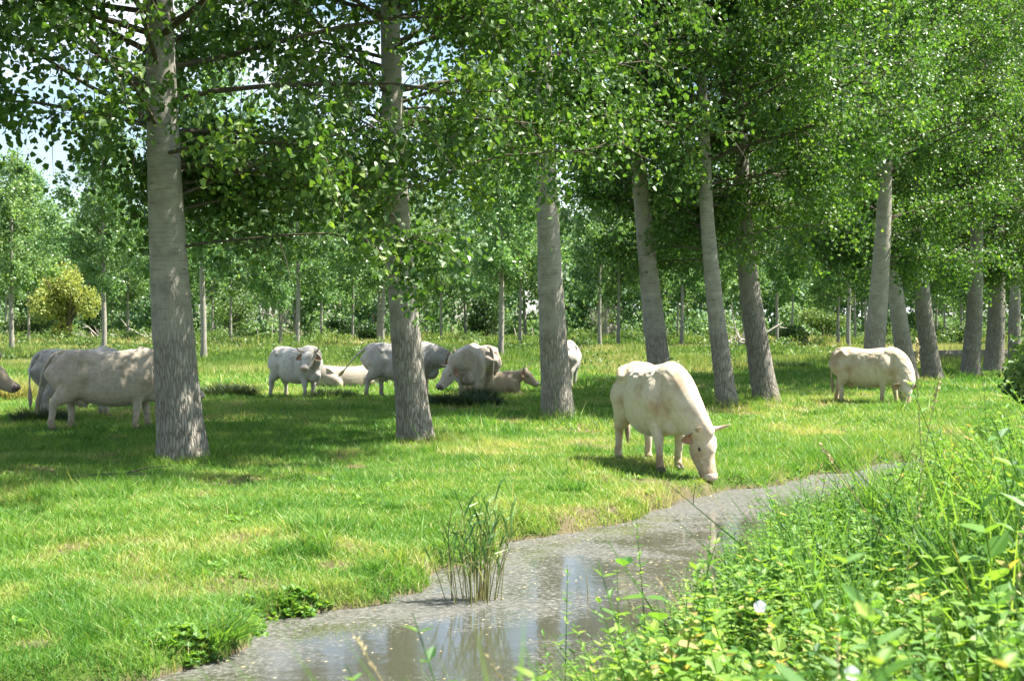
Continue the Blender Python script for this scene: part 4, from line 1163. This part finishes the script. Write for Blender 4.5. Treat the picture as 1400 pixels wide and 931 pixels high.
def bank_plants():
    rng = np.random.default_rng(99)
    T = [flatten(leafy_stem(rng, rng.uniform(.5, .8), int(rng.integers(9, 14)), rng.uniform(.08, .12), .14, .45)) for _ in range(6)]
    Tb = [flatten(leafy_stem(rng, rng.uniform(.35, .6), int(rng.integers(7, 10)), rng.uniform(.08, .12), .35, .8)) for _ in range(6)]
    G = []
    for _ in range(6):
        n = 26; b = MB()
        V, q, tr, tt = blades(rng.normal(size=n) * .05, rng.normal(size=n) * .05, np.zeros(n), rng.uniform(.35, .85, n), rng.uniform(.008, .015, n), np.clip(rng.normal(size=n) * .15 + .5, 0, 1), rng, .42, 2)
        b.v.append(V); b.n = len(V); b.f[4].append(q); b.t[4].append(tt); b.f[3].append(tr); b.t[3].append(tt)
        G.append(flatten(b))
    mb = MB()
    y = np.sqrt(rng.uniform(1.8 ** 2, 26 ** 2, 30000)); x = rng.uniform(-.05, .52, 30000) * y
    dens = np.where(y < 9, 1.0, 9 / y * 1.0)
    s, near = shore(x, y)
    ok = near & (s > .06) & (rng.uniform(size=len(x)) < dens * .55) & (s < 5 + 0 * x)
    x, y, s = x[ok], y[ok], s[ok]
    z = ground_z(x, y, (s, np.ones(len(x), bool)))
    typ = noise2(x, y, .9, 71); hn = noise2(x, y, .7, 72); tn = noise2(x, y, 1.1, 73) - .5
    for i in range(len(x)):
        # keep the view over the bank as low as in the photograph near its left end
        low = min(1.0, .35 + s[i] * .55)
        k = typ[i] + rng.normal() * .18
        sc_ = low * (.60 + .65 * hn[i]) * rng.uniform(.72, 1.12) * (1.4 if rng.uniform() < .08 else 1) * (1 + .10 * min(2.2, max(0, s[i] - .8)))
        tpl = Tb[rng.integers(6)] if k > .54 else (T[rng.integers(6)] if k > .24 else G[rng.integers(6)])
        stamp(mb, tpl, x[i], y[i], z[i] - .02, rng.uniform(0, 6.28), sc_, tn[i] * .5 + rng.normal() * .14, (-.12 + rng.normal() * .1, rng.normal() * .1))
    ds = MB()
    S = [flatten(grass_stem(rng, rng.uniform(.7, 1.1), .3)) for _ in range(5)]
    for i in rng.choice(len(x), 60, replace=False):
        if s[i] > .5: stamp(ds, S[rng.integers(5)], x[i], y[i], z[i], rng.uniform(0, 6.28), rng.uniform(.7, 1.05) * min(1, .5 + s[i] * .5), 0, (-.1 + rng.normal() * .15, rng.normal() * .15))
    put('dry_bank_grass', ds.mesh('dry_bank_grass', [M_STRAW]), kind='stuff', label='thin dry grass stems with seed heads rising out of the bank undergrowth', category='grass')
    put('bank_undergrowth', mb.mesh('bank_undergrowth', [M_HERB]), kind='stuff', label='thick tangle of nettles, bindweed and grass on the near bank', category='undergrowth')

    # single tall stems standing above the undergrowth, against the water
    def zg(px, d):
        xx = at_d(px, d); return xx, float(ground_z(np.array([xx]), np.array([d]))[0])
    for px, top, d, lab in ((772, 775, 7.6, 'leafy weed stem at the left end of the near bank, against the water'),
                            (848, 770, 7.9, 'leafy weed stem near the left end of the near bank, second from the left'),
                            (886, 705, 7.4, 'tall thin weed stem with small leaves standing against the water'),
                            (966, 712, 8.2, 'weed stem with leaf tufts against the water, fourth from the left'),
                            (1018, 715, 8.6, 'weed stem with broad top leaves right below the grazing cow'),
                            (1060, 690, 8.0, 'dense weed stem rising above the bank, rightmost of those against the water')):
        xx, zz = zg(px, d); zt = CAMH - (top - HY) * d / F
        h = max(.3, zt - zz)
        b = leafy_stem(np.random.default_rng(px), h, int(h * 17), .075, .05, .45)
        put('weed_stem', b.mesh('weed_stem', [M_HERB]), loc=(xx, d, zz), label=lab, category='weed', group='weed stems against the water')
    for (px, py), (tx, ty), d, lab in (((1180, 690), (1122, 605), 8.5, 'dry straw stalk leaning left over the stream'), ((1262, 650), (1284, 520), 8.2, 'tall dry seed stalk leaning right in front of the far trunks'),
                                       ((1258, 560), (1254, 465), 8.8, 'short upright brown seed stalk in front of the far right cow group')):
        x0, x1 = at_d(px, d), at_d(tx, d); z1 = CAMH - (ty - HY) * d / F; z0 = CAMH - (py - HY) * d / F
        b = MB(); lo = .75
        P = catmull([(x0 - (x1 - x0) * lo, d, z0 - (z1 - z0) * lo), ((x0 * .6 + x1 * .4) - .01, d, z0 * .6 + z1 * .4), (x1, d, z1)], 6)
        V, q = tube(P - P[0], np.linspace(.0035, .0018, len(P)), 5); b.add(V, q, .5)
        n = 30; rr = np.random.default_rng(px + 1); t = rr.uniform(.72, 1, n); Q = P - P[0]
        pos = np.stack([np.interp(t, np.linspace(0, 1, len(Q)), Q[:, k]) for k in range(3)], -1)
        V, f, rep = leaves(pos, .022, rr, False); b.add(V, f, .6)
        put('dry_seed_stalk', b.mesh('dry_seed_stalk', [M_STRAW]), loc=tuple(P[0]), label=lab, category='grass stalk')
    for px, py, d, lab in ((1040, 830, 4.9, 'white bindweed flower in the middle of the near bank'), (1166, 922, 3.9, 'white bindweed flower at the bottom picture edge')):
        root_z = CAMH - (py - HY) * d / F
        b = MB(); n = 20
        a = np.linspace(0, 2 * math.pi, n, endpoint=False)
        V = []
        for r_, zz in ((.004, -.045), (.008, -.02), (.020, .0), (.034, .012)):
            wv = 1 + (.08 * np.cos(5 * a) if r_ > .03 else 0)
            V.append(np.stack([r_ * wv * np.cos(a), r_ * wv * np.sin(a), np.full(n, zz)], -1))
        b.add(np.concatenate(V), ring_faces(4, n), .5)
        o = put('bindweed_flower', b.mesh('petals', [M_WHITE], True), loc=(at_d(px, d), d, root_z), label=lab, category='flower')
        o.rotation_euler = (R(62), R(-15), 0); o.scale = (.62,) * 3
        o2 = MB(); V, q = tube([(0, 0, -.045), (.01, .02, -.12), (.0, .06, -.2)], [.002, .002, .002], 4); o2.add(V, q)
        put('stem', o2.mesh('stem', [M_HERB]), o)


def reeds():
    rng = np.random.default_rng(4)
    rx, ry = REED
    root = put('reed_clump', None, loc=(rx, ry, WATER_Z), label='clump of green and yellow reeds standing in the stream', category='reeds')
    sc_ = ry / F
    for i in range(52):
        x0 = rng.normal() * .08; y0 = rng.normal() * .07
        h = rng.uniform(.35, .80)
        lx = x0 * rng.uniform(.6, 1.9) + rng.normal() * .07
        P = catmull([(x0, y0, -.05), (x0 + (lx) * .25, y0, h * .5), (x0 + lx * .6, y0 + rng.normal() * .03, h)], 4)
        b = MB(); V, q = tube(P, np.linspace(.0045, .0016, len(P)), 5); b.add(V, q, np.clip(rng.normal() * .25 + .45, 0, 1))
        st = put('stalk', b.mesh('stalk', [M_STALK], True), root)
        for k in range(int(rng.integers(2, 5))):
            b = MB()
            t = rng.uniform(.35, .98); p = np.array([np.interp(t, np.linspace(0, 1, len(P)), P[:, c]) for c in range(3)])
            a = rng.uniform(0, 6.28); L_ = rng.uniform(.16, .32); up = rng.uniform(.9, 1.6)
            dv = np.array([math.cos(a) * .5, math.sin(a) * .4, up]); dv /= np.linalg.norm(dv)
            s = np.cross(dv, [math.cos(a + 1), math.sin(a + 1), 0]); s /= np.linalg.norm(s)
            w_ = rng.uniform(.005, .010); dr = np.array([math.cos(a), math.sin(a), -.9]) * L_ * rng.uniform(.05, .4)
            tt = float(np.clip(.35 + rng.normal() * .25 + (.5 if t < .5 else 0), 0, 1))
            b.add([p - s * w_ * .5, p + s * w_ * .5, p + dv * L_ * .5 + s * w_, p + dv * L_ * .5 - s * w_, p + dv * L_ + dr], [[0, 1, 2, 3]], tt)
            b.f[3].append(np.array([[3, 2, 4]])); b.t[3].append(np.array([tt]))
            put('leaf', b.mesh('leaf', [M_REED]), st)
    # thin dark dead stalk to the left
    x, y = at(618, 822, WATER_Z)
    b = MB(); P = [(0, 0, -.05), (-.01, 0, .22), (-.03, 0, .5), (.0, 0, .72)]
    V, q = tube(catmull(P, 4), np.linspace(.006, .0025, 13), 5); b.add(V, q, .1)
    for t, a in ((.3, 1), (.42, -1), (.5, 1)):
        V, q = tube([(-.02, 0, t), (-.02 + a * .04, 0, t + .07), (-.02 + a * .05, 0, t + .15)], [.003, .002, .001], 4); b.add(V, q, .1)
    put('dead_stalk', b.mesh('dead_stalk', [M_TWIG]), loc=(x, y, WATER_Z), label='thin dark dead stalk standing in the water left of the reeds', category='stalk')
    # bent reed blades right of the clump
    for px, py, sg, lab in ((805, 822, 1, 'bent pale reed blade in the water right of the clump'), (948, 690, -1, 'small dark twig poking out of the water near the far bank'), ):
        x, y = at(px, py, WATER_Z)
        b = MB(); V, q = tube(catmull([(0, 0, -.04), (-.01 * sg, 0, .12), (-.03 * sg, 0, .26)], 4), np.linspace(.006, .002, 9), 5); b.add(V, q, .8)
        put('water_stalk', b.mesh('water_stalk', [M_STALK if sg > 0 else M_TWIG]), loc=(x, y, WATER_Z), label=lab, category='stalk')


def litter():
    """floating bits on the stream and herbs in the grass"""
    rng = np.random.default_rng(14)
    n = 5200
    y = np.sqrt(rng.uniform(7 ** 2, 24 ** 2, n)); x = rng.uniform(-.35, .45, n) * y
    s, near = shore(x, y)
    v = noise2(x, y * .6, 1.0, 81)
    ok = (s < -.03) & (v + rng.normal(size=n) * .15 > .45)
    x, y = x[ok], y[ok]; k = len(x)
    a = rng.uniform(0, 6.28, k); l = rng.uniform(.006, .022, k); w = l * rng.uniform(.12, .55, k)
    c, s_ = np.cos(a), np.sin(a)
    P = np.stack([x, y, np.full(k, WATER_Z + .004)], -1)
    T_ = np.stack([c, s_, 0 * c], -1) * l[:, None]; S_ = np.stack([-s_, c, 0 * c], -1) * w[:, None] + np.array([0, 0, .002])
    V = np.stack([P - T_, P + S_, P + T_, P - S_], 1).reshape(-1, 3)
    me = mesh_np('floating_bits', V, [np.arange(k)[:, None] * 4 + [0, 1, 2, 3]], [M_STRAW], attrs={'tint': rng.uniform(0, 1, k)})
    put('floating_debris', me, kind='stuff', label='scattered dry bits floating on the stream', category='debris')
    # broad-leaved herbs scattered in the sward
    T = []
    for _ in range(5):
        b = MB(); m = 14
        a = rng.uniform(0, 6.28, m); el = rng.uniform(.1, 1.0, m)
        t = np.stack([np.cos(a) * np.cos(el), np.sin(a) * np.cos(el), np.sin(el)], -1); s2 = np.cross(t, [0, 0, 1.]); s2 /= np.linalg.norm(s2, axis=1)[:, None]
        V, f, rep = leaves(np.zeros((m, 3)) + rng.normal(size=(m, 3)) * [.03, .03, .01] + [0, 0, 0.015], .055, rng, True, (t, s2, np.cross(s2, t)))
        b.add(V, f, np.repeat(np.clip(.5 + rng.normal(size=m) * .2, 0, 1), rep)); T.append(flatten(b))
    mb = MB()
    y = np.sqrt(rng.uniform(8 ** 2, 26 ** 2, 1500)); x = rng.uniform(-.42, .42, 1500) * y
    s, near = shore(x, y); v = noise2(x, y, 1.5, 91)
    ok = (s > .05) & ~near & (v + rng.normal(size=1500) * .08 > .68)
    x, y, s = x[ok], y[ok], s[ok]; z = ground_z(x, y, (s, np.zeros(len(x), bool)))
    for i in range(len(x)):
        stamp(mb, T[rng.integers(5)], x[i], y[i], z[i], rng.uniform(0, 6.28), rng.uniform(.5, 1.1))
    # thick herb cushion at the lower left bank
    for cx, cy, r_, k in ((-2.08, 8.75, .24, 90), (-1.72, 9.65, .42, 260), (-1.45, 10.1, .25, 90)):
        for _ in range(k):
            a = rng.uniform(0, 6.28); q = r_ * math.sqrt(rng.uniform()); xx, yy = cx + q * math.cos(a), cy + q * math.sin(a)
            stamp(mb, T[rng.integers(5)], xx, yy, float(ground_z(np.array([xx]), np.array([yy]))[0]) + rng.uniform(0, .10) * (1 - q / r_), rng.uniform(0, 6.28), rng.uniform(.5, .9), rng.normal() * .1)
    put('meadow_herbs', mb.mesh('meadow_herbs', [M_HERB]), kind='stuff', label='broad-leaved herbs scattered through the short meadow grass', category='herbs')
    # fallen branch lying in the grass at the left
    x, y = at(150, 652)
    b = MB(); V, q = tube(catmull([(-.5, -.15, .0), (-.2, 0, .03), (.3, .05, .03), (.6, .16, .0)], 5), np.linspace(.014, .005, 16), 6); b.add(V, q)
    V, q = tube([(.2, .05, .05), (.5, .3, .1), (.7, .5, .08)], [.01, .007, .003], 5); b.add(V, q)
    put('fallen_branch', b.mesh('fallen_branch', [M_TWIG], True), loc=(x, y, 0), label='thin brown fallen branch in the grass left of the leftmost big trunk', category='branch')
# ------------------------------------------------------------------ light, sky, camera
SUN_AZ, SUN_EL = 9.0, 59.0       # azimuth counted from +X towards +Y
def sky_and_sun():
    w = bpy.data.worlds.new('World'); bpy.context.scene.world = w; w.use_nodes = True
    nt = w.node_tree; nt.nodes.clear(); L = nt.links
    sky = nd(nt, 'ShaderNodeTexSky', _sky_type='NISHITA', _sun_disc=False)
    sky.sun_elevation = R(SUN_EL); sky.sun_rotation = R(90 - SUN_AZ)
    sky.air_density = 1.0; sky.dust_density = 1.0; sky.ozone_density = 1.2
    tc = nd(nt, 'ShaderNodeTexCoord')
    mp = nd(nt, 'ShaderNodeMapping'); mp.inputs['Scale'].default_value = (1, 1, 2.2); mp.inputs['Location'].default_value = (.3, .1, 0)
    L.new(tc.outputs['Generated'], mp.inputs[0])
    nz = nd(nt, 'ShaderNodeTexNoise', Scale=3.0, Detail=8, Roughness=.6, Distortion=.3); L.new(mp.outputs[0], nz.inputs[0])
    r = ramp(nt, [(.50, (0, 0, 0)), (.68, (1, 1, 1))], nz.outputs[0])
    mx = nd(nt, 'ShaderNodeMix', _data_type='RGBA'); L.new(r.outputs[0], mx.inputs[0]); L.new(sky.outputs[0], mx.inputs[6]); mx.inputs[7].default_value = (7.5, 7.9, 8.5, 1)
    bg = nd(nt, 'ShaderNodeBackground', Strength=.064); L.new(mx.outputs[2], bg.inputs[0])
    o = nd(nt, 'ShaderNodeOutputWorld'); L.new(bg.outputs[0], o.inputs[0])
    s = bpy.data.lights.new('sun', 'SUN'); s.energy = 5.0; s.angle = R(.55); s.color = (1, .95, .86)
    so = bpy.data.objects.new('sun', s); C.objects.link(so)
    v = Vector((math.cos(R(SUN_AZ)) * math.cos(R(SUN_EL)), math.sin(R(SUN_AZ)) * math.cos(R(SUN_EL)), math.sin(R(SUN_EL))))
    so.rotation_euler = v.to_track_quat('Z', 'Y').to_euler(); so.location = v * 50


def camera():
    cd = bpy.data.cameras.new('camera'); co = bpy.data.objects.new('camera', cd); C.objects.link(co)
    cd.sensor_width = 36; cd.lens = 36 * F / 1400; cd.clip_end = 3000; cd.clip_start = .05
    co.location = (0, 0, CAMH); co.rotation_euler = (R(90) - math.atan((465.5 - HY) / F), 0, 0)
    cd.dof.use_dof = True; cd.dof.focus_distance = 21; cd.dof.aperture_fstop = 5.0
    sc = bpy.context.scene; sc.camera = co
    sc.render.engine = 'CYCLES'
    c = sc.cycles
    c.max_bounces = 5; c.diffuse_bounces = 4; c.glossy_bounces = 2; c.transmission_bounces = 3; c.transparent_max_bounces = 6
    c.volume_bounces = 0; c.use_denoising = True; c.sample_clamp_indirect = 6
    vs = sc.view_settings; vs.view_transform = 'Standard'; vs.look = 'None'; vs.gamma = 1; vs.exposure = EXPOSURE; vs.use_curve_mapping = False
EXPOSURE = 2.0
ground(); water(); grass(); meadow_weeds(); clumps(); bank_plants(); reeds(); litter()
row_trees(); young_trees(); far_wood(); shrubs(); wood_litter()
all_cows(); sky_and_sun(); camera()
